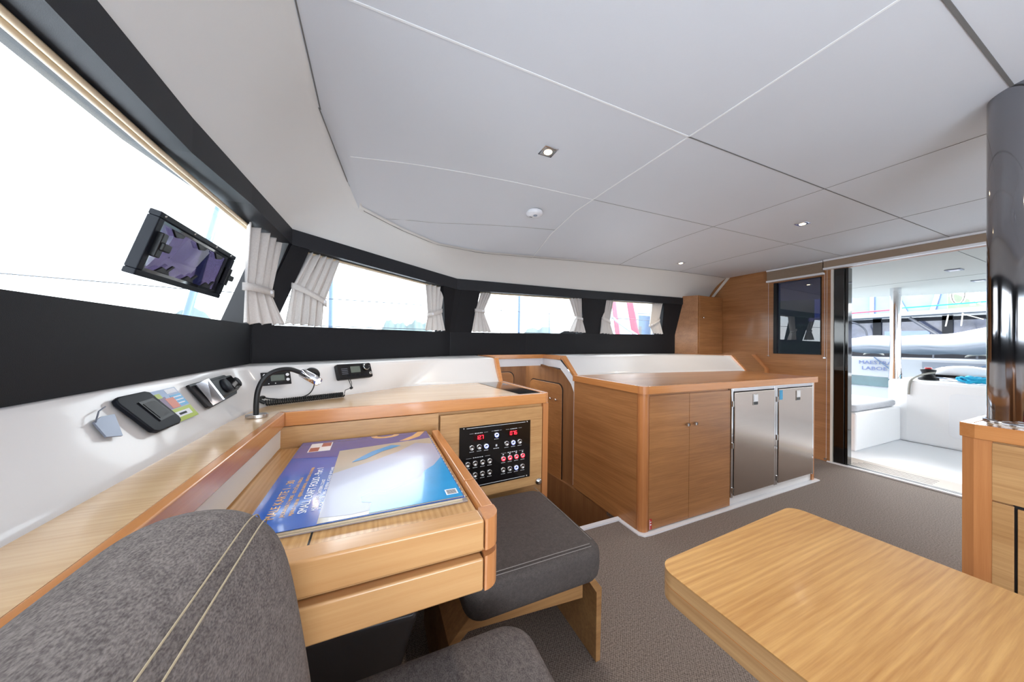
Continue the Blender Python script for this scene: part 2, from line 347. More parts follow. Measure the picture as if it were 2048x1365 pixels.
def rpoly(x0, x1, y0, y1, r, n=6):
    return arc((x1 - r, y0 + r), r, -PI / 2, 0, n) + arc((x1 - r, y1 - r), r, 0, PI / 2, n) + arc((x0 + r, y1 - r), r, PI / 2, PI, n) + arc((x0 + r, y0 + r), r, PI, 1.5 * PI, n)

# ------------------------------------------------------------------ hull lines (plan of the walls)
PX0 = [-.49, .55, 1.95, 3.585, 4.3]; PY0 = [1.70, 2.47, 2.75, 2.88, 2.93]            # at sill level
PX1 = [-.35, .583, 1.961, 3.591, 4.3]; PY1 = [1.70, 2.395, 2.671, 2.80, 2.85]        # at valance level
ZX = [-.49, .55, 1.95, 3.585]
def z1(x): return interp(x, ZX, [1.218, 1.235, 1.265, 1.298])
def z3(x): return interp(x, ZX, [1.59, 1.565, 1.635, 1.69])
def z4(x): return interp(x, ZX, [1.66, 1.65, 1.72, 1.775])
ZB = 1.047
def yb(x): return interp(x, PX0, PY0)
def yt(x): return interp(x, PX1, PY1)
YF = -2.6   # far end of the room behind the camera

# ------------------------------------------------------------------ floor, hull well, walls
f = MB(); f.box(-.62, .815, YF, 2.6, -.05, 0); f.box(.815, 1.52, YF, 1.60, -.05, 0); f.box(1.52, 4.22, YF, 2.9, -.05, 0)
struct(f, 'floor', M['carpet'], origin=(0, 0, 0))
t = MB(); t.box(.80, 1.50, 1.585, 1.615, -.03, .012); struct(t, 'trim_1', M['white'])
hw = MB(); hw.box(.5, 1.62, 2.90, 2.94, -1.0, .99); hw.box(.78, .815, 1.62, 2.9, -1.0, -.0)
hw.hexa([(1.53, 1.60, -1), (1.57, 1.60, -1), (1.48, 2.92, -1), (1.44, 2.92, -1), (1.53, 1.60, -.02), (1.57, 1.60, -.02), (1.48, 2.92, -.02), (1.44, 2.92, -.02)])
hw.box(.8, 1.55, 1.60, 1.62, -1, -.03)
hw.hexa([(1.52, 2.13, -.02), (1.54, 2.13, -.02), (1.49, 2.92, -.02), (1.44, 2.92, -.02), (1.52, 2.13, .9), (1.54, 2.13, .9), (1.49, 2.92, .99), (1.44, 2.92, .99)])
hw.box(.50, .52, 2.0, 2.92, -1, .99)
struct(hw, 'wall_hull', M['dkwood'])
sl = MB(); sl.box(.5, 1.6, 1.6, 2.92, -1.02, -1.0); struct(sl, 'floor_hull', M['dkwood'])
# lower hull cupboard doors seen through the opening
for k, (x0, x1, lab) in enumerate([(.80, 1.36, 'oak hull cupboard door left of the inner corner in the stairwell')]):
    c = thing('hull_cupboard', ((x0 + x1) / 2, 2.9, .3), lab, 'cupboard')
    MB().prism([(p[0], 2.899, p[1]) for p in rpoly(x0 + .03, x1 - .06, .0, .86, .06)], (0, -.012, 0)).build('door', M['galx'], c, bevel=.003)
    MB().prism([(p[0], 2.8995, p[1]) for p in rpoly(x0 + .022, x1 - .052, -.01, .868, .06)], (0, -.004, 0)).build('door_gap', M['track'], c)
c = thing('hull_cupboard', (1.46, 2.6, .3), 'oak hull cupboard door with two small knobs beside the galley side', 'cupboard')
def hullp(y, z, d=0): # point on the slanted inner right wall
    x = 1.52 - .08 * (y - 2.13) / .79; return (x - d, y, z)
MB().prism([hullp(p[0], p[1], .001) for p in rpoly(2.30, 2.80, -.6, .80, .06)], (-.012, 0, 0)).build('door', M['galy'], c, bevel=.003)
MB().prism([hullp(p[0], p[1], .0005) for p in rpoly(2.292, 2.808, -.61, .808, .06)], (-.004, 0, 0)).build('door_gap', M['track'], c)
for yy in (2.36, 2.44):
    MB().lathe(hullp(yy, .66, .012), (-1, 0, 0), [(.005, 0), (.005, .012), (.011, .014), (.011, .02), (.001, .021)], 14).build('knob', M['chrome'], c)
# companionway frame: white fascia and cherry coaming
fr = root_struct('trim_2', (1.15, 2.3, .9))
fa = MB(); fa.hexa([(.80, 2.50, .945), (1.50, 2.64, .945), (1.50, 2.66, .945), (.80, 2.52, .945), (.80, 2.50, 1.015), (1.50, 2.64, 1.015), (1.50, 2.66, 1.015), (.80, 2.52, 1.015)])
fpts = [(1.492, 2.64, 1.015, .945), (1.492, 2.45, 1.015, .945), (1.494, 2.33, 1.010, .940), (1.500, 2.25, .955, .880), (1.506, 2.18, .905, .820), (1.510, 2.132, .86, .74)]
fa.grid([[(x, y, zt_) for x, y, zt_, zb_ in fpts], [(x, y, zb_) for x, y, zt_, zb_ in fpts], [(x + .012, y, zb_) for x, y, zt_, zb_ in fpts]], smooth=False)
fa.box(1.506, 1.522, 2.128, 2.138, .0, .86)
fa.build('fascia', M['white'], fr)
cc = MB(); cc.hexa([(.80, 2.475, 1.015), (1.50, 2.615, 1.015), (1.50, 2.67, 1.015), (.80, 2.53, 1.015), (.80, 2.475, 1.0515), (1.50, 2.615, 1.0515), (1.50, 2.67, 1.0515), (.80, 2.53, 1.0515)]); cc.hexa([(1.485, 2.32, 1.015), (1.51, 2.32, 1.015), (1.51, 2.65, 1.015), (1.485, 2.65, 1.015), (1.485, 2.32, 1.052), (1.53, 2.32, 1.052), (1.53, 2.65, 1.052), (1.485, 2.65, 1.052)])
cc.hexa([(1.505, 2.12, .895), (1.535, 2.12, .895), (1.535, 2.16, .895), (1.505, 2.16, .895), (1.485, 2.30, 1.052), (1.535, 2.30, 1.052), (1.535, 2.34, 1.052), (1.485, 2.34, 1.052)])
cc.hexa([(.752, 1.89, .90), (.775, 1.89, .90), (.775, 1.93, .90), (.752, 1.93, .90), (.77, 2.035, 1.052), (.797, 2.035, 1.052), (.797, 2.08, 1.052), (.77, 2.08, 1.052)])
cc.hexa([(.77, 2.05, 1.015), (.797, 2.05, 1.015), (.825, 2.50, 1.015), (.795, 2.50, 1.015), (.77, 2.05, 1.0525), (.797, 2.05, 1.0525), (.825, 2.50, 1.0525), (.795, 2.50, 1.0525)])
cc.build('coaming', M['cherx'], fr, bevel=.002)

# charcoal bands
def side_strip(xs, inner_b, zb_, inner_t, zt_, thick, side):
    mb = MB(); rows_i = []; rows_o = []
    for x in xs:
        pb = Vector((x[0], inner_b(x[0]), zb_(x[0]))); pt = Vector((x[1], inner_t(x[1]), zt_(x[1])))
        rows_i.append((pb, pt)); n = Vector((-.35, .94, 0)) if x[0] < .55 else Vector((-.12, .99, 0))
        if x[0] < .55: n = Vector((-.59, .80, 0))
        rows_o.append((pb + n * thick, pt + n * thick))
    N = len(xs); vs = []
    for (a, b), (c, d) in zip(rows_i, rows_o): vs += [a, b, d, c]
    fs = []
    for i in range(N - 1):
        for k in range(4): fs.append((i * 4 + k, i * 4 + (k + 1) % 4, (i + 1) * 4 + (k + 1) % 4, (i + 1) * 4 + k))
    fs += [(0, 1, 2, 3), tuple((N - 1) * 4 + k for k in (3, 2, 1, 0))]
    mb.add(vs, fs); return mb
KN = [-.49, .55, 1.25, 1.95, 2.8, 3.585, 4.216]
lb = side_strip([(x, x) for x in KN], yb, lambda x: ZB - .03, yb, z1, .10, 1)
struct(lb, 'wall_starboard', M['dark'])
fb = MB(); fb.box(-.59, -.49, YF, 1.70, ZB - .03, 1.218); struct(fb, 'wall_front', M['dark'])
# welt lines between the band panels
wl = MB()
for x in (.552, 1.30): wl.box(x, x + .002, yb(x) - .0012, yb(x) + .01, ZB, z1(x))
wl.box(-.4905, -.487, 1.693, 1.699, ZB, 1.218); struct(wl, 'trim_3', M['black'])
# upper valance
vx = [(-.35, -.35), (.1, .1), (.583, .583), (1.25, 1.25), (1.961, 1.961), (2.8, 2.8), (3.591, 3.591), (4.216, 4.216)]
va = side_strip(vx, yt, z3, yt, z4, .11, 1); struct(va, 'trim_4', M['dark2'])
fpl = [(-.41, YF), (-.41, 1.0), (-.395, 1.35), (-.35, 1.70)]
fv = MB(); vs = []; fs = []
for i, (x, y) in enumerate(fpl):
    zz = [(1.60, 1.685), (1.60, 1.685), (1.62, 1.69), (1.59, 1.66)][i]
    vs += [(x, y, zz[0]), (x, y, zz[1]), (x - .12, y, zz[1] + .06), (x - .12, y, zz[0])]
for i in range(3):
    for k in range(4): fs.append((i * 4 + k, i * 4 + (k + 1) % 4, (i + 1) * 4 + (k + 1) % 4, (i + 1) * 4 + k))
fs += [(0, 1, 2, 3), (15, 14, 13, 12)]
fv.add(vs, fs); struct(fv, 'trim_5', M['dark2'])
# mullions
def mull(xb0, xb1, xt0, xt1, name, th=.11):
    n = 7; xs = [(lerp(xb0, xb1, i / (n - 1)), lerp(xt0, xt1, i / (n - 1))) for i in range(n)]
    return struct(side_strip(xs, yb, z1, lambda x: yt(x) + .004, lambda x: z3(x) + .012, th, 1), name, M['dark'])
mull(-.488, -.421, -.348, -.285, 'wall_pillar_1'); mull(.503, .738, .46, .79, 'wall_pillar_2')
mull(2.045, 2.311, 1.98, 2.32, 'wall_pillar_3'); mull(3.342, 4.2, 3.29, 4.2, 'wall_pillar_4')
fm = MB(); fm.hexa([(-.485, 1.712, 1.20), (-.49, 1.700, 1.20), (-.62, 1.74, 1.20), (-.60, 1.86, 1.20), (-.345, 1.712, 1.62), (-.352, 1.700, 1.62), (-.50, 1.80, 1.62), (-.46, 1.90, 1.62)])
struct(fm, 'wall_pillar_5', M['dark'])
# windows (panes and curtain tracks)
def track(pts, name):
    r = root_struct(name, pts[0])
    MB().tube(pts, .008, 8).build('track', M['tan'], r); MB().tube([Vector(p) + Vector((0, 0, .014)) for p in pts], .006, 8).build('track', M['white'], r)
    return r
def swin(k, x0, x1, t0, t1):
    off = Vector((-.59, .80, 0)) if x1 < .6 else Vector((-.12, .99, 0))
    r = root_struct('window_%d' % k, ((x0 + x1) / 2, yb((x0 + x1) / 2), 1.3))
    pb = [Vector((x, yb(x), z1(x))) + off * .095 for x in (x0, x1)]; pt = [Vector((x, yt(x), z3(x) + .01)) + off * .075 for x in (t1, t0)]
    MB().prism(pb + pt, off * .006).build('pane', M['glass'], r)
    a = Vector((t0, yt(t0), z3(t0) - .006)) + off * .05; b = Vector((t1, yt(t1), z3(t1) - .006)) + off * .05
    MB().tube([a, b], .006, 8).build('track', M['tan'], r)
    MB().tube([a + off * .014, b + off * .014], .005, 8).build('track', M['white'], r)
    return r
swin(2, -.43, .51, -.30, .47); swin(3, .73, 2.05, .78, 1.99); swin(4, 2.30, 3.35, 2.31, 3.30)
w1 = root_struct('window_1', (-.6, 0, 1.3))
MB().hexa([(-.625, YF, 1.20), (-.619, YF, 1.20), (-.619, 1.76, 1.20), (-.625, 1.76, 1.20), (-.505, YF, 1.61), (-.499, YF, 1.61), (-.499, 1.82, 1.61), (-.505, 1.82, 1.61)]).build('pane', M['glass'], w1)
MB().tube([(-.485, YF, 1.592), (-.485, 1.0, 1.592), (-.475, 1.60, 1.598)], .007, 8).build('track', M['tan'], w1)
MB().tube([(-.469, YF, 1.592), (-.469, 1.0, 1.592), (-.459, 1.60, 1.598)], .006, 8).build('track', M['tan'], w1)
sill = MB(); sill.box(-.63, -.4955, YF, 1.78, 1.19, 1.2175); struct(sill, 'trim_6', M['dark'])

# ------------------------------------------------------------------ cove and ceiling
EX = [-.21, -.19, -.14, -.09, .135, .37, .72, 1.6, 2.4, 3.3, 3.98, 4.25]
EY = [1.40, 1.60, 1.78, 1.92, 2.06, 2.15, 2.25, 2.44, 2.52, 2.57, 2.60, 2.61]
EZ = [2.05, 2.035, 1.965, 1.885, 1.85, 1.817, 1.83, 1.93, 1.99, 2.03, 2.05, 2.05]
def ceil_z(x, y):
    ye = interp(x, EX, EY); ze = interp(x, EX, EZ); s = max(0, min(1, (y - (ye - .75)) / .75)); return 2.05 - (2.05 - ze) * s * s
rows = []
xs = [lerp(-.21, -.09, i / 6) for i in range(6)] + [lerp(-.09, 4.25, i / 46) for i in range(47)]
for x in xs:
    ye = interp(x, EX, EY); ys = [YF, -1.5, -.5, 0] + [lerp(.2, ye, (j / 18)) for j in range(19)]
    rows.append([(x, y, ceil_z(x, y)) for y in ys])
ce = MB().grid(rows); struct(ce, 'ceiling', M['ceil'], origin=(0, 0, 2.05))
NL = 40
def lineA(k):  # valance top, parametrised
    P = [(-.41, YF, 1.685), (-.41, 0, 1.685), (-.41, 1.0, 1.685), (-.395, 1.35, 1.69), (-.35, 1.70, 1.66), (.15, 2.073, 1.655), (.583, 2.395, 1.65), (1.25, 2.53, 1.685), (1.961, 2.671, 1.72), (2.8, 2.737, 1.748), (3.591, 2.80, 1.775), (4.25, 2.846, 1.80)]
    return P
def lineB():
    return [(-.21, YF, 2.05), (-.21, 0, 2.05), (-.21, 1.0, 2.05), (-.21, 1.40, 2.05), (-.09, 1.92, 1.885), (.135, 2.06, 1.85), (.45, 2.172, 1.82), (1.1, 2.33, 1.873), (1.8, 2.46, 1.945), (2.6, 2.53, 2.0), (3.4, 2.575, 2.035), (4.25, 2.61, 2.05)]
def resample(P, m):
    out = []
    for i in range(len(P) - 1):
        for j in range(m): out.append(Vector(P[i]).lerp(Vector(P[i + 1]), j / m))
    out.append(Vector(P[-1])); return out
A_, B_ = resample(lineA(0), 4), resample(lineB(), 4)
rows = []; i_ = 0
for a, b in zip(A_, B_):
    # make the flat part of B follow the ceiling edge
    if b.x > -.2095: b = Vector((b.x, interp(b.x, EX, EY), interp(b.x, EX, EZ)))
    nn_ = Vector((-1, 0, 0)) if i_ < 16 else (Vector((-.59, .8, 0)) if a.x < .55 else Vector((-.12, .99, 0)))
    a = a + nn_ * .014 - Vector((0, 0, .008)); i_ += 1
    c = Vector((lerp(a.x, b.x, .38), lerp(a.y, b.y, .38), lerp(a.z, b.z, .72)))
    rows.append([(a * (1 - t) ** 2 + c * 2 * t * (1 - t) + b * t * t) for t in [i / 10 for i in range(11)]] + [b - nn_ * .03 + Vector((0, 0, .006))])
cv = MB().grid(rows); struct(cv, 'wall_cove', M['cove'], origin=(0, 0, 1.7))
# ceiling seams
def seam(pts, name, m, wdt=.005):
    mb = MB(); P = [Vector((x, y, ceil_z(x, y) - .0012)) for x, y in pts]
    L_ = []; Rr = []
    for i, p in enumerate(P):
        d = (P[min(i + 1, len(P) - 1)] - P[max(i - 1, 0)]).normalized(); s = Vector((-d.y, d.x, 0)) * wdt / 2; L_.append(p + s); Rr.append(p - s)
    mb.grid([L_, Rr], smooth=False); return struct(mb, name, m, solid=.002)
def ln(a, b, n=16): return [(lerp(a[0], b[0], i / n), lerp(a[1], b[1], i / n)) for i in range(n + 1)]
SE = [(ln((1.22, YF), (1.22, 2.36)), 'seamw', .007), (ln((2.31, .28), (2.31, 2.5)), 'seamg', .002), (ln((3.28, .28), (3.28, 2.56)), 'seamg', .002),
      (ln((-.2, .92), (1.22, .915)), 'seamw', .006), (ln((1.22, .915), (4.216, .86)), 'seamd', .004), (ln((-.2, 1.60), (1.22, 1.56)), 'seamw', .004), (ln((1.22, 1.56), (4.216, 1.47)), 'seamg', .002),
      (ln((.0, 1.98), (1.22, 2.0)), 'seamg', .002), (ln((1.22, .28), (4.216, .28)), 'seamd', .009), (ln((1.22, YF), (1.22, YF + .01)), 'seamd', .003)]
for i, (p, m, wd) in enumerate(SE): seam(p, 'trim_%d' % (10 + i), M[m], wd)
ej = []
for x in [lerp(-.21, 4.2, i / 60) for i in range(61)]: ej.append((x, interp(x, EX, EY) - .004))
seam(ej, 'trim_21', M['seamd'], .004); seam(ln((-.205, YF), (-.205, 1.4)), 'trim_22', M['seamd'], .004)

# ------------------------------------------------------------------ aft wall with door and window
aw = MB(); X0, X1 = 4.216, 4.27
aw.box(X0, X1, 2.065, 3.0, -.02, 2.12); aw.box(X0, X1, 1.655, 2.065, -.02, 1.084); aw.box(X0, X1, 1.655, 2.065, 1.885, 2.12); aw.box(X0, X1, 1.58, 1.655, -.02, 2.12)
aw.box(X0, X1, -1.25, 1.58, 1.945, 2.12); aw.box(X0, X1, YF, -1.25, -.02, 2.12)
struct(aw, 'wall_aft', M['galy'])
tr = MB(); tr.box(4.212, 4.25, 1.562, 1.58, 0, 1.945); struct(tr, 'trim_23', M['cream'])
wa = root_struct('window_5', (4.23, 1.86, 1.1))
fm = MB(); fm.box(4.20, 4.235, 2.035, 2.068, 1.080, 1.888); fm.box(4.205, 4.235, 1.652, 1.658, 1.08, 1.888); fm.box(4.205, 4.235, 1.652, 2.04, 1.080, 1.087); fm.box(4.205, 4.235, 1.652, 2.04, 1.882, 1.888)
fm.build('window_frame', M['black'], wa); MB().box(4.236, 4.242, 1.655, 2.065, 1.084, 1.888).build('pane', M['dtint'], wa)
dr = root_struct('door_1', (4.25, 1.5, 0))
d = MB(); d.box(4.225, 4.33, 1.485, 1.560, .0, 1.945); d.box(4.24, 4.32, 1.462, 1.486, .0, 1.945); d.build('door_frame', M['bgloss'], dr, bevel=.004)
MB().box(4.262, 4.27, -1.2, -.55, .03, 1.94).build('pane', M['glass'], dr)
th = MB(); th.box(4.20, 4.222, -1.25, 1.60, -.03, .012); struct(th, 'trim_24', M['white'])
th = MB()
for k in range(3): th.box(4.228 + k * .024, 4.242 + k * .024, -1.25, 1.50, -.03, .012)
th.box(4.222, 4.30, -1.25, 1.50, -.04, -.004); struct(th, 'trim_25', M['track'])
th = MB(); th.box(4.30, 4.60, -1.3, 1.62, -.08, .006); struct(th, 'trim_26', M['teak'])
gv = MB()
for k in range(4):
    gv.box(4.35 + k * .05, 4.358 + k * .05, .98, 1.50 - .02 * k, .004, .0075); gv.box(4.35 + k * .05, 4.358 + k * .05, .2, .80, .004, .0075)
struct(gv, 'trim_27', M['track'])
# room behind the camera
bk = MB(); bk.box(-.62, 4.27, YF - .06, YF, -.02, 1.05); bk.box(-.62, 4.27, YF - .06, YF, 1.75, 2.12)
for x in (-.62, 1.1, 2.7, 4.1): bk.box(x, x + .15, YF - .06, YF, 1.05, 1.75)
struct(bk, 'wall_port', M['cream'])
lw = MB(); lw.box(-.66, -.62, YF, 2.6, -.02, 1.05); struct(lw, 'wall_below_dash', M['gel'])

# ------------------------------------------------------------------ white moulded dashboard
BT = [(-.478, YF, ZB), (-.478, 0, ZB), (-.478, 1.0, ZB), (-.474, 1.36, ZB), (-.458, 1.48, ZB), (-.40, 1.525, ZB), (-.21, 1.60, ZB), (.03, 1.745, ZB), (.30, 1.93, ZB), (.42, 1.985, ZB), (.78, 2.06, ZB)]
BB = [(-.400, YF, .9), (-.400, 0, .9), (-.400, 1.0, .9), (-.398, 1.26, .9), (-.385, 1.40, .9), (-.35, 1.495, .9), (-.12, 1.637, .9), (.05, 1.76, .9), (.16, 1.845, .9), (.30, 1.868, .9), (.762, 1.915, .9)]
PR = [(0, 0), (.03, -.05), (.08, -.12), (.5, .5 - .03), (.62, .66), (.72, .80), (.80, .885), (.90, .95), (.96, .965), (1.0, 1.0)]
def smoothline(P, m):
    out = []
    n = len(P); V = [Vector(p) for p in P]
    for i in range(n - 1):
        p0 = V[max(i - 1, 0)]; p1 = V[i]; p2 = V[i + 1]; p3 = V[min(i + 2, n - 1)]
        for j in range(m):
            t = j / m; q = .5 * ((2 * p1) + (p2 - p0) * t + (2 * p0 - 5 * p1 + 4 * p2 - p3) * t * t + (-p0 + 3 * p1 - 3 * p2 + p3) * t ** 3); out.append(q)
    out.append(V[-1]); return out
def dash(BT, BB, outer, name):
    a = smoothline(BT, 6); b = smoothline(BB, 6); rows = []
    for i in range(len(a)):
        s, e = a[i], b[i]; row = []
        o = outer(s)
        row.append(o - Vector((0, 0, .03))); row.append(o); row.append(s + (o - s) * .1)
        row.append(s + (e - s) * .015 + Vector((0, 0, .0)))
        for tz, th in [(.0 + k / 10, 0) for k in range(1, 11)]:
            # horizontal runs with tz, slight concave flare near the foot
            hz = tz ** 1.15; row.append(Vector((lerp(s.x, e.x, hz), lerp(s.y, e.y, hz), lerp(s.z, e.z, tz if tz < 1 else 1))))
        row.append(e - Vector((0, 0, .01))); rows.append(row)
    mb = MB().grid(rows); return struct(mb, name, M['gel'])
def outL(s):
    if s.x < -.40 and s.y < 1.50: return Vector((-.50, s.y * 1.12 if s.y > 1.3 else s.y, s.z + .0005))
    x = s.x + (-.10 if s.x < .2 else 0.0); return Vector((x, yb(max(x, -.48)) + .02, s.z + .0005))
dash(BT, BB, outL, 'trim_28')
BT2 = [(1.54, 2.33, 1.05), (1.65, 2.345, 1.05), (2.4, 2.38, 1.052), (3.1, 2.36, 1.052), (3.55, 2.26, 1.052), (3.64, 2.20, 1.05)]
BB2 = [(1.515, 2.135, .9), (1.64, 2.13, .9), (2.4, 2.12, .9), (3.1, 2.07, .9), (3.50, 2.05, .9), (3.60, 2.03, .9)]
dash(BT2, BB2, lambda s: Vector((s.x, yb(s.x) + .02, s.z + .0005)), 'trim_29')
ec = MB(); ec.hexa([(3.60, 2.02, .90), (3.63, 2.02, .90), (3.63, 2.10, .90), (3.60, 2.10, .90), (3.64, 2.19, 1.055), (3.67, 2.19, 1.055), (3.67, 2.27, 1.055), (3.64, 2.27, 1.055)])
ec.hexa([(3.64, 2.2, 1.02), (3.67, 2.2, 1.02), (3.69, 2.9, 1.02), (3.66, 2.9, 1.02), (3.64, 2.2, 1.055), (3.67, 2.2, 1.055), (3.69, 2.9, 1.055), (3.66, 2.9, 1.055)])
ec.prism([(3.62, 2.10, .55), (3.62, 2.9, .55), (3.62, 2.9, 1.03), (3.62, 2.25, 1.03), (3.59, 2.07, .90)], (.02, 0, 0)); struct(ec, 'trim_30', M['cherx'])
sp = MB(); sp.hexa([(4.19, 2.12, .70), (4.216, 2.12, .70), (4.216, 2.15, .70), (4.19, 2.15, .70), (4.19, 2.12, .90), (4.216, 2.12, .90), (4.216, 2.15, .90), (4.19, 2.15, .90)])
sp.hexa([(4.19, 2.12, .90), (4.216, 2.12, .90), (4.216, 2.15, .90), (4.19, 2.15, .90), (4.19, 2.25, 1.06), (4.216, 2.25, 1.06), (4.216, 2.29, 1.06), (4.19, 2.29, 1.06)])
struct(sp, 'trim_31', M['cherz'])
# aft overhead locker
lk = thing('wall_locker', (3.95, 2.75, 1.05), 'tall oak corner locker between the charcoal window band and the aft bulkhead', 'cabinet')
MB().prism([(3.745, 2.662, 1.052), (4.215, 2.662, 1.052), (4.215, 2.93, 1.052), (3.60, 2.90, 1.052)], (0, 0, .745)).build('body', M['galy'], lk)
MB().box(3.76, 4.21, 2.650, 2.661, 1.06, 1.79).build('door', M['galx'], lk, bevel=.002)
MB().lathe((3.82, 2.65, 1.515), (0, -1, 0), [(.006, 0), (.006, .012), (.011, .014), (.011, .02), (.001, .021)], 14).build('knob', M['chrome'], lk)
tp = MB(); tp.prism([(4.214, 2.56, 2.045), (4.214, 2.60, 2.05), (4.214, 2.82, 1.80), (4.214, 2.79, 1.795)], (-.01, 0, 0)); struct(tp, 'trim_32', M['cream'])

# ------------------------------------------------------------------ navigation counter and cabinet
nc = thing('navigation_counter', (.3, 1.5, .85), 'light wooden L shaped navigation counter with cherry edge running along the windscreen dash', 'counter')
poly = [(-.405, YF), (-.300, YF), (-.300, 1.325), (.795, 1.398), (.755, 1.90), (.3, 1.872), (.14, 1.85), (-.12, 1.645), (-.35, 1.50), (-.385, 1.40), (-.405, 1.25)]
MB().prism([(x, y, .872) for x, y in poly], (0, 0, .028)).build('top', M['ledge'], nc)
e = MB(); e.hexa([(-.300, YF, .852), (-.278, YF, .852), (-.278, 1.302, .852), (-.300, 1.325, .852), (-.300, YF, .901), (-.278, YF, .901), (-.278, 1.302, .901), (-.300, 1.325, .901)])
e.build('left_edge', M['chery'], nc, bevel=.003)
e = MB(); e.hexa([(-.278, 1.302, .852), (.80, 1.374, .852), (.80, 1.398, .852), (-.300, 1.325, .852), (-.278, 1.302, .9015), (.80, 1.374, .9015), (.80, 1.398, .9015), (-.300, 1.325, .9015)])
e.build('front_edge', M['cherx'], nc, bevel=.003)
MB().prism([(.797, 1.375, .852), (.815, 1.381, .852), (.782, 1.905, .852), (.755, 1.905, .852), (.793, 1.40, .852)], (0, 0, .052)).build('end_edge', M['chery'], nc, bevel=.002)
MB().prism([(.66, 1.40, .9005), (.785, 1.41, .9005), (.745, 1.88, .9005), (.60, 1.88, .9005)], (0, 0, .0012)).build('glass_inlay', M['bgloss'], nc)
MB().box(-.302, -.290, .2, 1.33, .78, .853).build('under_panel', M['cream'], nc)
fa_ = math.atan2(.07, 1.093)
cab = thing('navigation_cabinet', (.26, 1.35, 0), 'oak navigation cabinet behind the chart desk holding the electrical panel', 'cabinet')
def nf(x, z, d=0):  # point on the cabinet front face
    return Vector((x, 1.332 + .064 * x - d, z))
b = MB(); b.hexa([(-.29, 1.325, .04), (.80, 1.392, .04), (.78, 1.9, .04), (-.29, 1.7, .04), (-.29, 1.325, .852), (.80, 1.392, .852), (.78, 1.9, .852), (-.29, 1.7, .852)]); b.build('body', M['oakx'], cab)
MB().prism([nf(.262, .455, .001), nf(.775, .455, .001), nf(.775, .838, .001), nf(.262, .838, .001)], (0, -.014, 0)).build('panel_door', M['oakx'], cab, bevel=.0015)
MB().prism([nf(-.310, .10, .001), nf(.255, .10, .001), nf(.255, .850, .001), nf(-.310, .850, .001)], (0, -.008, 0)).build('side_panel', M['oakx'], cab, bevel=.001)
MB().prism([(.785, 1.378, .02), (.818, 1.382, .02), (.79, 1.93, .02), (.76, 1.93, .02)], (0, 0, .831)).build('end_post', M['cherz'], cab)
MB().lathe(nf(.755, .470, .015), (0, -1, 0), [(.012, 0), (.017, .004), (.017, .007), (.011, .013), (.0005, .015)], 20).build('round_button', M['steel'], cab)
MB().lathe((.81, 1.50, .46), (1, 0, 0), [(.006, 0), (.006, .02), (.012, .022), (.012, .03), (.001, .031)], 12).build('catch', M['chrome'], cab)

# electrical switch panel
pn = thing('switch_panel', nf(.525, .50, .016), 'black electrical switch panel with lit push buttons and two red number displays', 'control panel')
def pf(x, z, d=0): return nf(x, z, .0155 + d)
PX_ = lambda x: x
MB().prism([pf(.346, .504), pf(.704, .504), pf(.704, .779), pf(.346, .779)], (0, -.004, 0)).build('plate', M['bgloss'], pn)
for x, z in ((.366, .772), (.686, .772), (.686, .511), (.366, .511)):
    MB().lathe(pf(x, z, .004), (0, -1, 0), [(.004, 0), (.004, .001), (.0005, .002)], 10).build('screw', M['steel'], pn)
BTN = [(.403, .685, 0), (.438, .685, 0), (.472, .684, 2), (.575, .682, 0), (.610, .682, 2), (.645, .682, 0), (.523, .728, 2)]
BTN += [(.385 + .035 * k, .614, 0) for k in range(4)] + [(.420 + .035 * k, .563, 0) for k in range(3)]
BTN += [(.559 + .0343 * k, .613, 1) for k in range(4)] + [(.559 + .0343 * k, .561, 2 if k == 2 else 0) for k in range(4)]
for x, z, lit in BTN:
    o = MB(); o.lathe(pf(x, z, .004), (0, -1, 0), [(.0118, 0), (.0118, .0035), (.0095, .0045), (.0075, .0035), (.0075, .0030), (.0006, .0034)], 18); o = o.build('push_button', M['steel'], pn)
    if lit:
        MB().lathe(pf(x, z, .0075), (0, -1, 0), [(.0098, 0), (.0098, .0016), (.0068, .0016), (.0068, .0)], 18).build('light_ring', M['ledr'] if lit == 1 else M['ledb'], o)['label'] = 'red lit ring' if lit == 1 else 'blue lit ring'
mk = MB()
def bar(x0, x1, z, h=.0011): mk.prism([pf(x0, z - h, .004), pf(x1, z - h, .004), pf(x1, z + h, .004), pf(x0, z + h, .004)], (0, -.0004, 0))
bar(.378, .676, .772, .0010); bar(.378, .676, .512, .0010)
for x, z, l in BTN:
    for k in range(4): bar(x - .010 + k * .0055, x - .0065 + k * .0055, z - .0185, .0011)
for x0, x1, z in ((.392, .480, .747), (.498, .549, .748), (.571, .656, .747), (.377, .492, .639), (.548, .668, .638)):
    c_ = (x0 + x1) / 2; w_ = (x1 - x0); bar(x0, c_ - w_ * .28, z, .0004); bar(c_ + w_ * .28, x1, z, .0004)
    for k in range(5): bar(c_ - w_ * .22 + k * w_ * .09, c_ - w_ * .16 + k * w_ * .09, z, .0016)
for k in range(4): bar(.556 + .0343 * k, .562 + .0343 * k, .6315, .0025)
for k in range(3): bar(.508 + k * .010, .516 + k * .010, .667, .0012)
bar(.519, .527, .680, .0045)
mk.build('panel_print', M['wmark'], pn)
SEG = {'0': 'abcdef', '1': 'bc', '2': 'abged', '7': 'abc', '6': 'afgedc'}
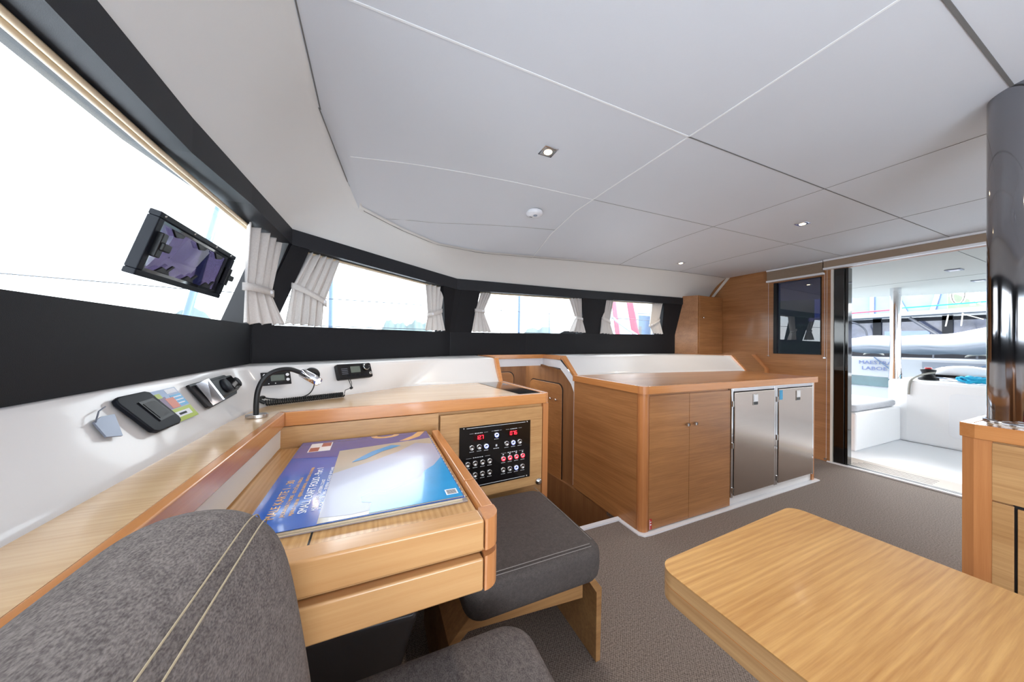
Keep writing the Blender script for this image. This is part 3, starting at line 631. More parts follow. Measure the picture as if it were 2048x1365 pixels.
def seg_mb(s, x, z, h=.0155, wd=.0085):
    mb = MB(); t_ = .0013
    for ch in s:
        if ch == '.': mb.prism([pf(x - .0035, z, .0055), pf(x - .0015, z, .0055), pf(x - .0015, z + .002, .0055), pf(x - .0035, z + .002, .0055)], (0, -.0004, 0)); continue
        S_ = dict(a=((0, h), (wd, h)), b=((wd, h / 2), (wd, h)), c=((wd, 0), (wd, h / 2)), d=((0, 0), (wd, 0)), e=((0, 0), (0, h / 2)), f=((0, h / 2), (0, h)), g=((0, h / 2), (wd, h / 2)))
        for q in SEG[ch]:
            (ax, az), (bx_, bz) = S_[q]; ox = t_ * .7 if az != bz else 0; oz = t_ * .7 if az == bz else 0
            mb.prism([pf(x + ax - ox, z + az - oz, .0055), pf(x + bx_ + ox, z + (az if az == bz else az) - oz, .0055), pf(x + bx_ + ox, z + bz + oz, .0055), pf(x + ax - ox, z + bz + oz, .0055)], (0, -.0004, 0))
        x += wd + .0045
    return mb
for x0, x1, s_, xs_ in ((.411, .464, '12.7', .4225), (.586, .637, '076', .5935)):
    dd = MB().prism([pf(x0, .713, .004), pf(x1, .713, .004), pf(x1, .742, .004), pf(x0, .742, .004)], (0, -.0012, 0)).build('number_display', M['dred'], pn)
    seg_mb(s_, xs_, .720).build('digits', M['ledr'], dd)

# ------------------------------------------------------------------ chart desk
dk = thing('chart_desk', (0, .97, .65), 'oak chart desk with raised cherry rails and a rounded corner below the windscreen ledge', 'desk')
MB().box(-.302, .215, .645, 1.303, .757, .775).build('desktop', M['desky'], dk)
g = MB(); g.box(-.105, -.103, .648, .742, .7745, .7758); g.box(-.105, .215, .742, .7435, .7745, .7758); g.box(-.1065, -.1035, .67, .745, .7742, .776); g.build('lid_gap', M['track'], dk)
MB().hexa([(.215, .80, .735), (.250, .80, .735), (.250, 1.303, .735), (.215, 1.303, .735), (.222, .80, .79), (.250, .80, .79), (.250, 1.303, .79), (.222, 1.303, .79)]).build('side_rail', M['chery'], dk, bevel=.003)
MB().hexa([(.215, .655, .735), (.250, .655, .735), (.250, .797, .735), (.215, .797, .735), (.222, .655, .79), (.250, .655, .79), (.250, .797, .79), (.222, .797, .79)]).build('side_rail', M['chery'], dk, bevel=.003)
MB().box(-.302, .212, .605, .652, .727, .79).build('front_rail', M['desk_x'], dk, bevel=.005)
cq = [(.214, .605)] + arc((.214, .641), .036, -PI / 2, 0, 8) + [(.250, .656), (.214, .656)]
MB().prism([(x, y, .727) for x, y in cq], (0, 0, .063), True).build('corner_block', M['cherz'], dk)
MB().box(-.30, .235, .625, 1.315, .714, .728).build('tray_base', M['oakx'], dk)
MB().box(-.302, .212, .605, .64, .645, .712).build('lower_rail', M['desk_x'], dk, bevel=.005)
MB().prism([(x, y, .645) for x, y in cq], (0, 0, .070), True).build('lower_corner_block', M['cherz'], dk)
MB().box(-.30, .245, .64, 1.315, .648, .712).build('drawer_box', M['oaky'], dk)

# chart folio
bk = thing('chart_folio', (0, 1.0, .775), 'blue and pale nautical chart folio in a clear sleeve lying on the chart desk', 'book')
zt = .7895
MB().box(-.232, .208, .716, 1.300, .7758, .7785).build('sleeve', M['sleeve'], bk)
pg = MB()
for k in range(5): pg.box(-.222 + .001 * k, .196 - .001 * (k % 2), .716 + .0016 * ((k * 2) % 3), 1.300, .7785 + k * .002, .7785 + k * .002 + .0016)
pg.build('pages', M['pages'], bk)
def patch(pts, name, m, dz=0.0, parent=bk, sub=None): return MB().prism([(x, y, zt + dz) for x, y in pts], (0, 0, .0003)).build(name, m, parent)
MB().box(-.224, .199, .714, 1.302, zt - .001, zt).build('cover', M['mblue'], bk)
patch([(-.222, 1.14), (-.098, 1.11), (-.098, 1.17), (.197, 1.20), (.197, 1.30), (-.222, 1.30)], 'cover_band', M['mviolet'], .00005)
patch([(-.098, .716), (.197, .716), (.197, 1.205), (-.098, 1.165)], 'map_land', M['mland'], .0004)
patch([(-.097, .738), (-.04, .728), (.03, .735), (.08, .80), (.197, .83), (.197, 1.13), (.14, 1.16), (.08, 1.09), (.0, 1.03), (-.05, 1.0), (-.097, .97)], 'map_paper', M['mpale'], .0008)
patch([(-.005, .719), (.197, .719), (.197, .99), (.165, .93), (.135, .90), (.12, .86), (.07, .83), (.03, .805), (.0, .82), (-.022, .80), (-.02, .775), (.0, .765)], 'map_sea', M['msea'], .0012)
patch([(-.055, 1.04), (-.02, 1.055), (.03, 1.11), (.09, 1.15), (.06, 1.165), (.0, 1.12), (-.045, 1.06)], 'map_gulf', M['msea'], .0012)
pa = arc((.13, 1.33), .105, PI, 1.62 * PI, 14); pb_ = arc((.13, 1.33), .078, 1.62 * PI, PI, 14)
o_ = [p for p in pa + pb_ if p[1] < 1.30]
patch([(.09, 1.205), (.12, 1.205), (.165, 1.24), (.192, 1.30), (.165, 1.30), (.14, 1.255)], 'cover_swirl', M['mora'], .0004)
ring = MB(); rr = [(.045 + .050 * math.cos(a), 1.295 + .034 * math.sin(a)) for a in [PI + PI * i / 14 for i in range(15)]]; r2 = [(.045 + .030 * math.cos(a), 1.297 + .017 * math.sin(a)) for a in [PI + PI * i / 14 for i in range(15)]]
for i in range(14): ring.prism([(rr[i][0], rr[i][1], zt + .0004), (rr[i + 1][0], rr[i + 1][1], zt + .0004), (r2[i + 1][0], r2[i + 1][1], zt + .0004), (r2[i][0], r2[i][1], zt + .0004)], (0, 0, .0003))
ring.build('cover_swirl', M['mora'], bk)
lg = patch([(-.192, 1.185), (-.128, 1.185), (-.128, 1.275), (-.192, 1.275)], 'cover_emblem', M['mwht'], .0004)
def sub(pts, m, dz, par, name): return MB().prism([(x, y, zt + dz) for x, y in pts], (0, 0, .0003)).build(name, m, par)
sub([(-.189, 1.188), (-.162, 1.188), (-.162, 1.228), (-.189, 1.228)], M['mred'], .0008, lg, 'emblem_field'); sub([(-.158, 1.232), (-.131, 1.232), (-.131, 1.272), (-.158, 1.272)], M['mred'], .0008, lg, 'emblem_field')
bc = patch([(.162, .735), (.190, .735), (.190, .762), (.162, .762)], 'barcode', M['mwht'], .0016)
bb_ = MB()
for k in range(7): bb_.box(.165, .187, .738 + k * .003, .7395 + k * .003, zt + .0019, zt + .0021)
bb_.build('bars', M['black'], bc)
for k in range(22): MB().box(.199, .207, .735 + k * .025, .738 + k * .025, .7785, .781).build('binding_tooth', M['white'], bk)
def btxt(s_, x, y, size, width, m): text_mb(s_, (x, y, zt + .0004), (0, 1, 0), (-1, 0, 0), size, width, .0002).build('lettering', M[m], bk)
btxt('MALE KARTE 1 - 30', -.180, .767, .024, .195, 'mora'); btxt('JADRANSKO MORE - ISTOČNA OBALA', -.164, .769, .011, .205, 'mora'); btxt('MJERILO 1:100 000 - MJERILA PLANOVA - HRVATSKA SLOVENIJA', -.149, .770, .010, .27, 'mora')
btxt('SMALL CRAFT FOLIO - Part 1', -.125, .772, .024, .255, 'mwht'); btxt('ADRIATIC SEA - EASTERN COAST', -.110, .775, .0105, .165, 'mwht'); btxt('SCALE 1:100 000 - SEVERAL SCALES OF PLANS', -.099, .777, .0095, .245, 'mwht')

# ------------------------------------------------------------------ stool with cushion
st = thing('bench_stool', (.5, 1.1, 0), 'plywood bench stool with a charcoal brown cushion beside the chart desk', 'stool')
pf_ = [(.205, 0), (.225, 0), (.235, .25), (.30, .305), (.715, .305), (.752, .25), (.752, 0), (.772, 0), (.776, .262), (.725, .328), (.28, .328), (.214, .262)]
MB().prism([(x, .912, z) for x, z in pf_], (0, .413, 0)).build('plywood_frame', M['plyw'], st, bevel=.0015)
MB().prism([(.25, .925, .27), (.30, .925, .304), (.70, .925, .304), (.70, .925, .24), (.30, .925, .27)], (0, .02, 0)).build('stretcher', M['plyw'], st)
MB().prism([(.74, 1.30, .15), (.66, 1.30, .30), (.752, 1.30, .30), (.752, 1.30, .15)], (0, .02, 0)).build('bracket', M['plyw'], st)
def cushion(x0, x1, y0, y1, zb_, zt_, r, name, m, par, bulge=.012, nx=26, ny=26, rc=.05):
    # closed pillow: rounded edges, slight crown
    mb = MB(); prof = [(0, 0)] + [(1 - math.cos(a), math.sin(a)) for a in ()]
    H = zt_ - zb_; rings = []
    lev = [(1.0, 0.0), (.62, .03), (.3, .11), (.1, .22), (0.0, .38), (-.004, .55), (0.0, .74)] + [(1 - math.cos(a), 1 - (1 - math.sin(a)) * .26) for a in [PI / 8 * k for k in range(1, 5)]]
    for ins, h in lev:
        d = ins * r; rr_ = max(.004, rc - d * .5); pts = rpoly(x0 + d, x1 - d, y0 + d, y1 - d, rr_, 6)
        rings.append([(p[0], p[1], zb_ + H * h) for p in pts])
    cx, cy = (x0 + x1) / 2, (y0 + y1) / 2
    for s_ in (.9, .7, .45, .2, .02):
        d = r; pts = rpoly(x0 + d, x1 - d, y0 + d, y1 - d, max(.004, rc - d * .5), 6)
        rings.append([(cx + (p[0] - cx) * s_, cy + (p[1] - cy) * s_, zt_ + bulge * (1 - s_ ** 2)) for p in pts])
    mb.grid(rings, True); n = len(rings[0]); mb.f.append(tuple(range(n))); mb.sm.append(False); e_ = (len(rings) - 1) * n; mb.f.append(tuple(range(e_, e_ + n))[::-1]); mb.sm.append(True)
    return mb.build(name, m, par)
cu = cushion(.25, .742, .852, 1.330, .329, .462, .038, 'cushion', M['seatf'], st, rc=.055)
sm_ = MB(); sm_.tube([(.30, .868, .4605), (.42, .866, .462), (.55, .866, .4625), (.69, .868, .461)], .0012, 5); sm_.tube([(.30, .877, .4640), (.42, .875, .466), (.55, .875, .4665), (.69, .877, .4642)], .0012, 5); sm_.tube([(.715, .90, .4605), (.717, 1.1, .462), (.715, 1.33, .4605)], .0012, 5); sm_.build('stitching', M['gthread'], cu)

# grey moulded step under the desk
gm = MB(); gm.hexa([(-.5, 1.02, 0), (.04, 1.02, 0), (.16, 1.30, 0), (-.5, 1.30, 0), (-.5, .98, .36), (.14, .98, .33), (.17, 1.30, .36), (-.5, 1.30, .38)])
tag(gm.build('moulded_step', M['dgrey'], bevel=.02, seg=3), 'glossy dark grey moulded step under the chart desk', 'step')

# ------------------------------------------------------------------ settee in front of the camera
so = thing('settee', (-.1, .0, 0), 'grey fabric settee with rounded backrest and double beige seams in the near left corner', 'sofa')
MB().box(-.27, .30, -1.2, .66, .0, .325).build('base', M['oaky'], so)
cushion(-.28, .366, -1.2, .740, .33, .452, .05, 'seat_cushion', M['sofa'], so, rc=.07, bulge=.014)
def bprof(sh):  # backrest section, sh = shrink at the rounded end
    P_ = [(-.272, .46), (-.276, .60), (-.280, .75), (-.280, .86), (-.274, .907), (-.254, .934), (-.224, .946), (-.188, .946), (-.156, .937), (-.126, .916), (-.104, .884), (-.090, .83), (-.078, .76), (-.062, .66), (-.054, .56), (-.058, .46)]
    cx, cz = -.17, .66
    return [(cx + (x - cx) * (1 - sh * 1.0), cz + (z - cz) * (1 - sh * .42)) for x, z in P_]
rows = []; ys = [(-1.2, 0), (-.6, 0), (0, 0), (.2, 0), (.4, 0), (.46, 0)] + [(.46 + .137 * math.sin(a), 1 - math.cos(a)) for a in [PI / 2 * k / 9 for k in range(1, 10)]]
for y, sh in ys: rows.append([(x, y, z) for x, z in bprof(min(.92, sh * .95))])
bb2 = MB().grid(rows); n_ = len(rows[0]); bb2.f.append(tuple(range(n_))); bb2.sm.append(False); e2 = (len(rows) - 1) * n_; bb2.f.append(tuple(range(e2, e2 + n_))[::-1]); bb2.sm.append(True)
bo = bb2.build('backrest', M['sofa'], so); sd = bo.modifiers.new('smooth', 'SUBSURF'); sd.levels = 2; sd.render_levels = 2
for idx, t_ in ((8, .55), (8, .95)):
    pts = []
    for y, sh in ys[1:-3]:
        pr = bprof(min(.92, sh * .95)); a, b_ = pr[idx], pr[idx + 1]; x, z = lerp(a[0], b_[0], t_), lerp(a[1], b_[1], t_)
        pts.append((x + .0006, y + sh * .002, z + .0012))
    pts = smoothline(pts, 8)
    MB().tube(pts, .0009, 5).build('seam', M['thread'], bo)

# ------------------------------------------------------------------ galley block
gc = thing('galley_cabinet', (1.9, 1.75, 0), 'oak galley base cabinet with two doors and a rounded cherry corner post', 'cabinet')
MB().box(1.508, 2.345, 1.43, 2.12, .016, .85).build('body', M['galx'], gc)
MB().box(1.502, 1.509, 1.46, 2.128, -.01, .85).build('side_panel', M['galy'], gc)
cq2 = [(1.555, 1.414)] + [(x, y) for x, y in arc((1.535, 1.446), .032, -PI / 2, -PI, 8)] + [(1.503, 1.462), (1.555, 1.462)]
MB().prism([(x, y, .0) for x, y in cq2], (0, 0, .85), True).build('corner_post', M['cherz'], gc)
for i, (x0, x1) in enumerate(((1.557, 1.913), (1.916, 2.344))):
    dd = MB().box(x0, x1, 1.413, 1.430, .014, .838).build('door', M['galx'], gc, bevel=.0015)
    kx = 1.878 if i == 0 else 1.953
    MB().lathe((kx, 1.413, .636), (0, -1, 0), [(.006, 0), (.006, .010), (.012, .012), (.012, .020), (.010, .022), (.0006, .022)], 4, smooth=False).build('knob', M['chrome'], dd)
    MB().box(kx + (.010 if i == 0 else .012), kx + .022, 1.396, 1.413, .628, .644).build('knob', M['black'], dd)
tag(MB().box(1.561, 1.580, 1.4105, 1.4129, .020, .082).build('safety_sticker', M['stred']), 'small red sticker with white mark at the foot of the galley cabinet door', 'sticker')
wm = bpy.data.objects['safety_sticker']; MB().box(1.565, 1.576, 1.4098, 1.4106, .045, .052).build('print', M['mwht'], wm); MB().box(1.562, 1.565, 1.4098, 1.4106, .022, .080).build('print', M['mwht'], wm); MB().box(1.565, 1.576, 1.4098, 1.4106, .062, .067).build('print', M['mwht'], wm)
wt = thing('galley_worktop', (2.5, 1.75, .85), 'long satin wooden galley worktop with cherry front edge above cabinet and fridges', 'worktop')
tpz = [(1.515, 1.426), (3.515, 1.426), (3.56, 2.045), (3.1, 2.075), (2.4, 2.125), (1.64, 2.137), (1.515, 2.137)]
MB().prism([(x, y, .853) for x, y in tpz], (0, 0, .045)).build('top', M['galx'], wt)
MB().box(1.535, 3.528, 1.402, 1.427, .852, .900).build('front_edge', M['cherx'], wt, bevel=.002)
MB().box(1.490, 1.516, 1.445, 2.135, .852, .900).build('side_edge', M['chery'], wt, bevel=.002)
cq3 = [(1.536, 1.402)] + arc((1.534, 1.446), .044, -PI / 2, -PI, 8) + [(1.516, 1.446), (1.516, 1.427), (1.536, 1.427)]
MB().prism([(x, y, .852) for x, y in cq3], (0, 0, .048)).build('corner_edge', M['cherz'], wt)
ep = MB(); ep.box(3.478, 3.512, 1.42, 2.0, .0, .852); tag(ep.build('end_panel', M['cherz']), 'narrow cherry end panel closing the galley beside the right fridge', 'panel')
pl = MB(); pl.box(2.346, 3.48, 1.43, 1.98, .0, .066); pl.box(1.515, 2.4, 1.45, 1.98, .0, .012); struct(pl, 'baseboard_galley', M['gel'])
pl = MB(); pl.prism([(1.478, 1.62, 0), (1.478, 1.42, 0), (1.50, 1.39, 0), (1.56, 1.385, 0), (3.55, 1.395, 0), (3.55, 1.44, 0), (1.52, 1.44, 0), (1.515, 1.62, 0)], (0, 0, .008)); struct(pl, 'baseboard_edge', M['white'])
FR = [(2.350, 2.905, 'left stainless steel built in fridge next to the oak cabinet doors', 2.626, .0), (2.908, 3.474, 'right stainless steel built in fridge with a blue sticker at its upper left corner', 3.215, .0)]
for x0, x1, lab, lx, _ in FR:
    fr_ = thing('fridge', ((x0 + x1) / 2, 1.7, .066), lab, 'fridge', 'built in galley fridges')
    MB().box(x0 + .01, x1 - .01, 1.434, 1.95, .067, .845).build('body', M['black'], fr_)
    q = MB(); q.box(x0, x0 + .022, 1.409, 1.434, .066, .851); q.box(x1 - .020, x1, 1.409, 1.434, .066, .851); q.box(x0 + .022, x1 - .020, 1.409, 1.434, .826, .851); q.build('chrome_frame', M['chrome'], fr_, bevel=.003)
    dd = MB().box(x0 + .030, x1 - .026, 1.405, 1.430, .076, .820).build('door', M['fridge'], fr_, bevel=.004)
    la = MB().box(lx - .030, lx + .030, 1.4015, 1.4055, .715, .798).build('latch', M['steel'], dd, bevel=.002)
    MB().box(lx - .024, lx + .024, 1.3990, 1.4016, .742, .792).build('latch_pull', M['white'], dd)
    MB().box(lx - .024, lx + .024, 1.3998, 1.4016, .719, .740).build('latch_recess', M['track'], dd)
    for zz in (.12, .44, .74): MB().box(x0 + .004, x0 + .016, 1.402, 1.41, zz - .02, zz + .02).build('hinge', M['steel'], fr_)
cy = tag(MB().box(2.945, 2.985, 1.4025, 1.4048, .735, .810).build('energy_sticker', M['cyan']), 'small blue sticker on the upper left of the right fridge', 'sticker')

# ------------------------------------------------------------------ column and right cabinet
rc_ = thing('side_cabinet', (2.4, -.2, 0), 'oak cabinet with cherry top edge at the right, standing under the steel column', 'cabinet')
MB().box(1.873, 3.0, -1.0, .342, .0, .852).build('body', M['oaky'], rc_)
MB().prism([(1.862, .335, .0), (1.875, .36, .0), (1.93, .36, .0), (1.93, .30, .0), (1.862, .30, .0)], (0, 0, .852)).build('corner_post', M['cherz'], rc_)
MB().box(1.861, 1.874, -1.0, .301, .66, .846).build('upper_panel', M['oaky'], rc_, bevel=.0015)
MB().box(1.861, 1.874, .262, .301, .02, .655).build('upper_panel', M['oaky'], rc_, bevel=.0015)
MB().box(1.861, 1.874, -.6, .256, .05, .650).build('door', M['oaky'], rc_, bevel=.0015)
MB().box(1.868, 1.8735, -.62, .264, .04, .662).build('door_gap', M['track'], rc_)
MB().prism([(1.885, .315, .875), (1.885, -1.0, .875), (3.0, -1.0, .875), (3.0, .345, .875), (1.91, .345, .875)], (0, 0, .023)).build('top', M['ledge'], rc_)
MB().prism([(1.856, -1.0, .852), (1.856, .332, .852), (1.876, .366, .852), (3.0, .366, .852), (3.0, .342, .852), (1.892, .342, .852), (1.882, .325, .852), (1.882, -1.0, .852)], (0, 0, .048)).build('top_edge', M['chery'], rc_, bevel=.002)
pc = thing('mast_column', (2.071, .225, .9), 'polished steel round column from cabinet top to ceiling at the right edge', 'column')
MB().lathe((2.071, .225, .899), (0, 0, 1), [(.1198, 0), (.1198, 1.152)], 64).build('tube', M['mirror'], pc)
MB().lathe((2.071, .225, .899), (0, 0, 1), [(.128, 0), (.128, .004), (.121, .006)], 64).build('collar', M['chrome'], pc)

# ------------------------------------------------------------------ folded saloon table
tb = thing('saloon_table', (.81, .0, 0), 'folded oak saloon table with rounded corners in the lower right foreground', 'table')
def tabp(z0, z1_, m, name):
    pts = arc((.575, .435), .034, PI, PI / 2, 7)[::-1]
    pl_ = rpoly(.541, 1.088, -.75, .468, .035, 7)
    return MB().prism([(x + (.022 * (y - .468) / -1.2 if x > .9 else 0) - 0, y + ((x - .541) * .04 if y > 0 else 0), z0) for x, y in pl_], (0, 0, z1_ - z0), True).build(name, m, tb)
tabp(.6735, .70, M['tabe'], 'upper_leaf'); tabp(.6996, .7012, M['tabx'], 'top_veneer'); tabp(.644, .6722, M['tabe'], 'lower_leaf'); 
tabp(.6722, .6735, M['cherx'], 'leaf_gap')
MB().lathe((.85, -.35, 0), (0, 0, 1), [(.12, 0), (.12, .01), (.05, .03), (.05, .62), (.09, .644)], 32).build('pedestal', M['steel'], tb)

# ------------------------------------------------------------------ curtains
def curtain(pts, name_label, n=5, flip=False, seed=0, btn=.72, nrm=(0, -1, 0), btm=0.0):
    rnd = random.Random(seed); TL, TR, ML, MR, BL, BR = [Vector(p) for p in pts]; N = Vector(nrm).normalized()
    c = thing('curtain', (TL + TR) / 2 - Vector((0, 0, (TL.z - BL.z))), name_label, 'curtain', 'tied back cabin curtains')
    nu, nv = 64, 34; ph = rnd.random() * 6; rows = []
    amps = [rnd.uniform(.6, 1.2) for _ in range(12)]
    W = (TR - TL).length
    for j in range(nv + 1):
        v = j / nv; tm_ = .60
        if v < tm_:
            s = v / tm_; k = smooth01(s) ; L_ = TL.lerp(ML, k * .8 + s * .2); R_ = TR.lerp(MR, k * .8 + s * .2); am = lerp(1.0, .55, s)
            squeeze = 1 - .0 * s
        else:
            s = (v - tm_) / (1 - tm_); k = smooth01(s) * .7 + s * .3; L_ = ML.lerp(BL, k); R_ = MR.lerp(BR, k); am = lerp(.55, .85, s)
        row = []
        for i in range(nu + 1):
            u = i / nu; q = amps[int(u * 11)] * (1 - (u * 11 % 1)) + amps[min(11, int(u * 11) + 1)] * (u * 11 % 1)
            wv = math.sin(u * n * 2 * PI + ph + .5 * math.sin(v * 4 + ph)) * q; wv2 = math.sin(u * (n * 2 + 1) * PI + v * 3) * .3
            cen = (.5 - abs(u - .5)) * 2; uu = u + .014 * math.sin(u * n * 4 * PI + ph * 2)
            p = L_.lerp(R_, max(0, min(1, uu)))
            d_ = (.014 * am * (wv + wv2) + .012 * cen ** .5 * (1 if v > .5 else .4)) * min(1.15, W / .15 + .25)
            p = p + N * (d_ + .006); p.z += (.004 * math.sin(u * n * 2 * PI + ph) if j in (0, nv) else 0)
            row.append(p)
        rows.append(row)
    MB().grid(rows).build('cloth', M['curtain'], c, solid=.003)
    A, B = (ML, MR); e = (B - A).normalized(); up = Vector((0, 0, 1)); band = []
    pts_ = []
    for k in range(25):
        a = 2 * PI * k / 24; pts_.append((A + B) / 2 + e * (math.cos(a) * ((B - A).length / 2 + .006)) + N * (.012 + .030 * math.sin(a) * (1 if math.sin(a) > 0 else .5)))
    rows = [[p + up * h for p in pts_] for h in (-.014, .014)]
    tb_ = MB().grid(rows).build('tieback', M['curtain'], c, solid=.003)
    p = (A.lerp(B, btn)) + N * (.012 + .030 * math.sqrt(max(0, 1 - (2 * btn - 1) ** 2)) + .001)
    MB().lathe(p, N, [(.0085, 0), (.0085, .003), (.006, .0045), (.0005, .0045)], 14).build('button', M['white'], tb_)
    return c
NS, NM, NA = (.59, -.8, 0), (.19, -.98, 0), (.08, -1, 0)
curtain([(-.46, 1.489, 1.594), (-.405, 1.715, 1.592), (-.46, 1.478, 1.351), (-.427, 1.69, 1.353), (-.46, 1.476, 1.212), (-.384, 1.735, 1.223)], 'tied curtain at the right end of the windscreen, beside the tilting port', 4, seed=1, nrm=(.85, -.5, 0))
curtain([(-.304, 1.8, 1.580), (-.174, 1.897, 1.573), (-.36, 1.759, 1.405), (-.239, 1.849, 1.341), (-.378, 1.746, 1.228), (-.243, 1.846, 1.222)], 'tied curtain at the left end of the second window, right of the corner pillar', 5, seed=2, btn=.9, nrm=NS)
curtain([(.31, 2.255, 1.560), (.461, 2.367, 1.561), (.333, 2.272, 1.345), (.447, 2.356, 1.39), (.312, 2.256, 1.236), (.48, 2.381, 1.241)], 'tied curtain at the right end of the second window', 4, seed=3, btn=.2, nrm=NS)
curtain([(.80, 2.487, 1.572), (.90, 2.509, 1.576), (.756, 2.48, 1.42), (.832, 2.496, 1.415), (.724, 2.474, 1.243), (.907, 2.511, 1.245)], 'tied curtain at the left end of the long third window', 4, seed=4, nrm=NM)
curtain([(1.82, 2.693, 1.624), (1.99, 2.723, 1.634), (1.913, 2.712, 1.43), (2.00, 2.725, 1.415), (1.836, 2.697, 1.285), (2.062, 2.729, 1.278)], 'tied curtain at the right end of the long third window', 4, seed=5, nrm=NM)
curtain([(2.315, 2.749, 1.646), (2.452, 2.76, 1.651), (2.288, 2.747, 1.439), (2.402, 2.756, 1.4), (2.276, 2.746, 1.279), (2.465, 2.761, 1.273)], 'tied curtain at the left end of the small fourth window', 4, seed=6, btn=.9, nrm=NA)
curtain([(3.11, 2.811, 1.670), (3.287, 2.826, 1.678), (3.059, 2.808, 1.393), (3.243, 2.823, 1.475), (3.124, 2.813, 1.303), (3.312, 2.828, 1.296)], 'tied curtain at the right end of the small fourth window, next to the oak locker', 4, seed=7, btn=.1, nrm=NA)

# ------------------------------------------------------------------ opening port in the windscreen
def wsx(z, y=1): return -.622 + (z - 1.20) * .30
GY0, GY1, GZ0, GZ1 = 1.112, 1.590, 1.316, 1.487
op = thing('opening_port', (-.57, 1.35, 1.32), 'tilting black framed port with purple tinted glass in the windscreen', 'port window')
sl_ = Vector((.30, 0, 1)).normalized(); nn = Vector((1, 0, -.30)).normalized(); yv = Vector((0, 1, 0))
pc0 = Vector((-.575, 1.351, 1.316)) + sl_ * .089
HX, HZ = .239, .089
def op_(u, v, d): return pc0 + yv * (u * HX) + sl_ * (v * HZ) + nn * d
def ring_mb(u0, v0, u1, v1, d0, d1):
    mb = MB()
    for (a, b_, c, e) in ((-u0, u0, v1, v0), (-u0, u0, -v0, -v1), (-u0, -u1, -v1, v1), (u1, u0, -v1, v1)):
        mb.hexa([op_(a, c, d0), op_(b_, c, d0), op_(b_, e, d0), op_(a, e, d0), op_(a, c, d1), op_(b_, c, d1), op_(b_, e, d1), op_(a, e, d1)])
    return mb
ring_mb(1, 1, .90, .82, -.012, .014).build('frame', M['navyb'], op, bevel=.003); ring_mb(.905, .83, .83, .72, -.004, .006).build('inner_frame', M['bgloss'], op)
MB().hexa([op_(a_, b_, c_) for c_ in (-.002, .002) for a_, b_ in ((-.86, -.76), (.86, -.76), (.86, .76), (-.86, .76))]).build('pane', M['tint'], op)
for k in (-.55, 0, .5):
    for v_, s_ in ((.70, -1), (-.72, 1)):
        q = MB(); q.prism([op_(k - .15, v_, .006), op_(k + .13, v_, .006), op_(k + .09, v_ + s_ * .12, .006), op_(k - .04, v_ + s_ * .20, .006)], nn * .006)
        if s_ > 0: q.prism([op_(k + .02, v_ + .1, .008), op_(k + .08, v_ + .08, .008), op_(k + .17, v_ + .32, .008), op_(k + .12, v_ + .34, .008)], nn * .005)
        q.build('cam_block', M['black'], op, bevel=.002)
for k in (-.92, -.30, .3, .8):
    MB().lathe(op_(k, .91, .014), nn, [(.004, 0), (.004, .001), (.0005, .002)], 10).build('screw', M['steel'], op)
for s_, v_ in ((-1, .05), (1, .0)):
    la = MB().obox(op_(s_ * .88, v_, .018), yv, sl_, nn, .012, .034, .008).build('latch', M['black'], op, bevel=.003)
    MB().obox(op_(s_ * .88 + .05, v_ - .02, .026), yv, sl_, nn, .018, .011, .007).build('latch_lever', M['rubber'], la, bevel=.004)

# ------------------------------------------------------------------ dashboard fittings (left)
dn = Vector((.86, 0, .50)).normalized(); ds = Vector((.51, 0, -.86)); ds = (ds - dn * ds.dot(dn)).normalized()   # down the slope
dO = Vector((-.450, 0, .985))
def dp(y, s, d=0): return dO + Vector((0, y, 0)) + ds * s + dn * (d + .006)
vp = thing('air_vent_cover', dp(.935, 0), 'black moulded flush cover with square recess on the white dash, left of the photo sticker', 'cover')
sk = lambda pts: [(y + .25 * s * 0, s) for y, s in pts]
q = [(.868, -.044), (.880, -.048), (.955, -.048), (.968, -.044), (1.0, .030), (.998, .040), (.985, .046), (.910, .046), (.896, .040), (.866, -.034)]
MB().prism([dp(y, s) for y, s in q], dn * .010).build('cover_plate', M['navyb'], vp, bevel=.003)
MB().prism([dp(y, s, .0101) for y, s in ((.910, -.026), (.958, -.028), (.984, .022), (.930, .026))], dn * .002).build('recess_frame', M['black'], vp)
MB().prism([dp(y, s, .012) for y, s in ((.917, -.020), (.955, -.022), (.975, .016), (.933, .020))], dn * .001).build('recess_glass', M['rubber'], vp)
gt = tag(MB().prism([dp(y, s) for y, s in ((.800, -.014), (.822, -.020), (.852, -.018), (.832, .026), (.800, .018))], dn * .003).build('metal_tab', M['grey'], origin=dp(.82, 0)), 'small grey metal tab on the white dash, furthest left', 'tab')
MB().tube([dp(.800, -.012, .004), dp(.82, -.030, .006), dp(.845, -.036, .003)], .0012, 6).build('tab_wire', M['grey'], gt)
sk_ = thing('photo_sticker', dp(1.04, 0), 'small colourful photo sticker with a green lower strip on the white dash', 'sticker')
def stq(y0, s0, y1, s1, m, name, d=.0006, sh=.0):
    f_ = lambda y, s: dp(.985 + y * .094 + s * .012, -.045 + s * .088, d)
    return MB().prism([f_(y0, s0), f_(y1, s0), f_(y1, s1), f_(y0, s1)], dn * .0005).build(name, M[m], sk_)
stq(0, 0, 1, 1, 'stsky', 'backing'); stq(0, .62, 1, 1, 'stgreen', 'green_strip', .0012); stq(.10, .72, .82, .88, 'stwht', 'text_box', .0018); stq(.52, .22, 1, .58, 'stblue', 'blue_box', .0012)
stq(.06, .22, .32, .60, 'stpur', 'figure', .0014); stq(.26, .28, .60, .60, 'storg', 'figure', .0016); stq(.02, .10, .22, .24, 'stgreen', 'figure', .0016); stq(.5, .02, .95, .16, 'stwht', 'heading', .0012)
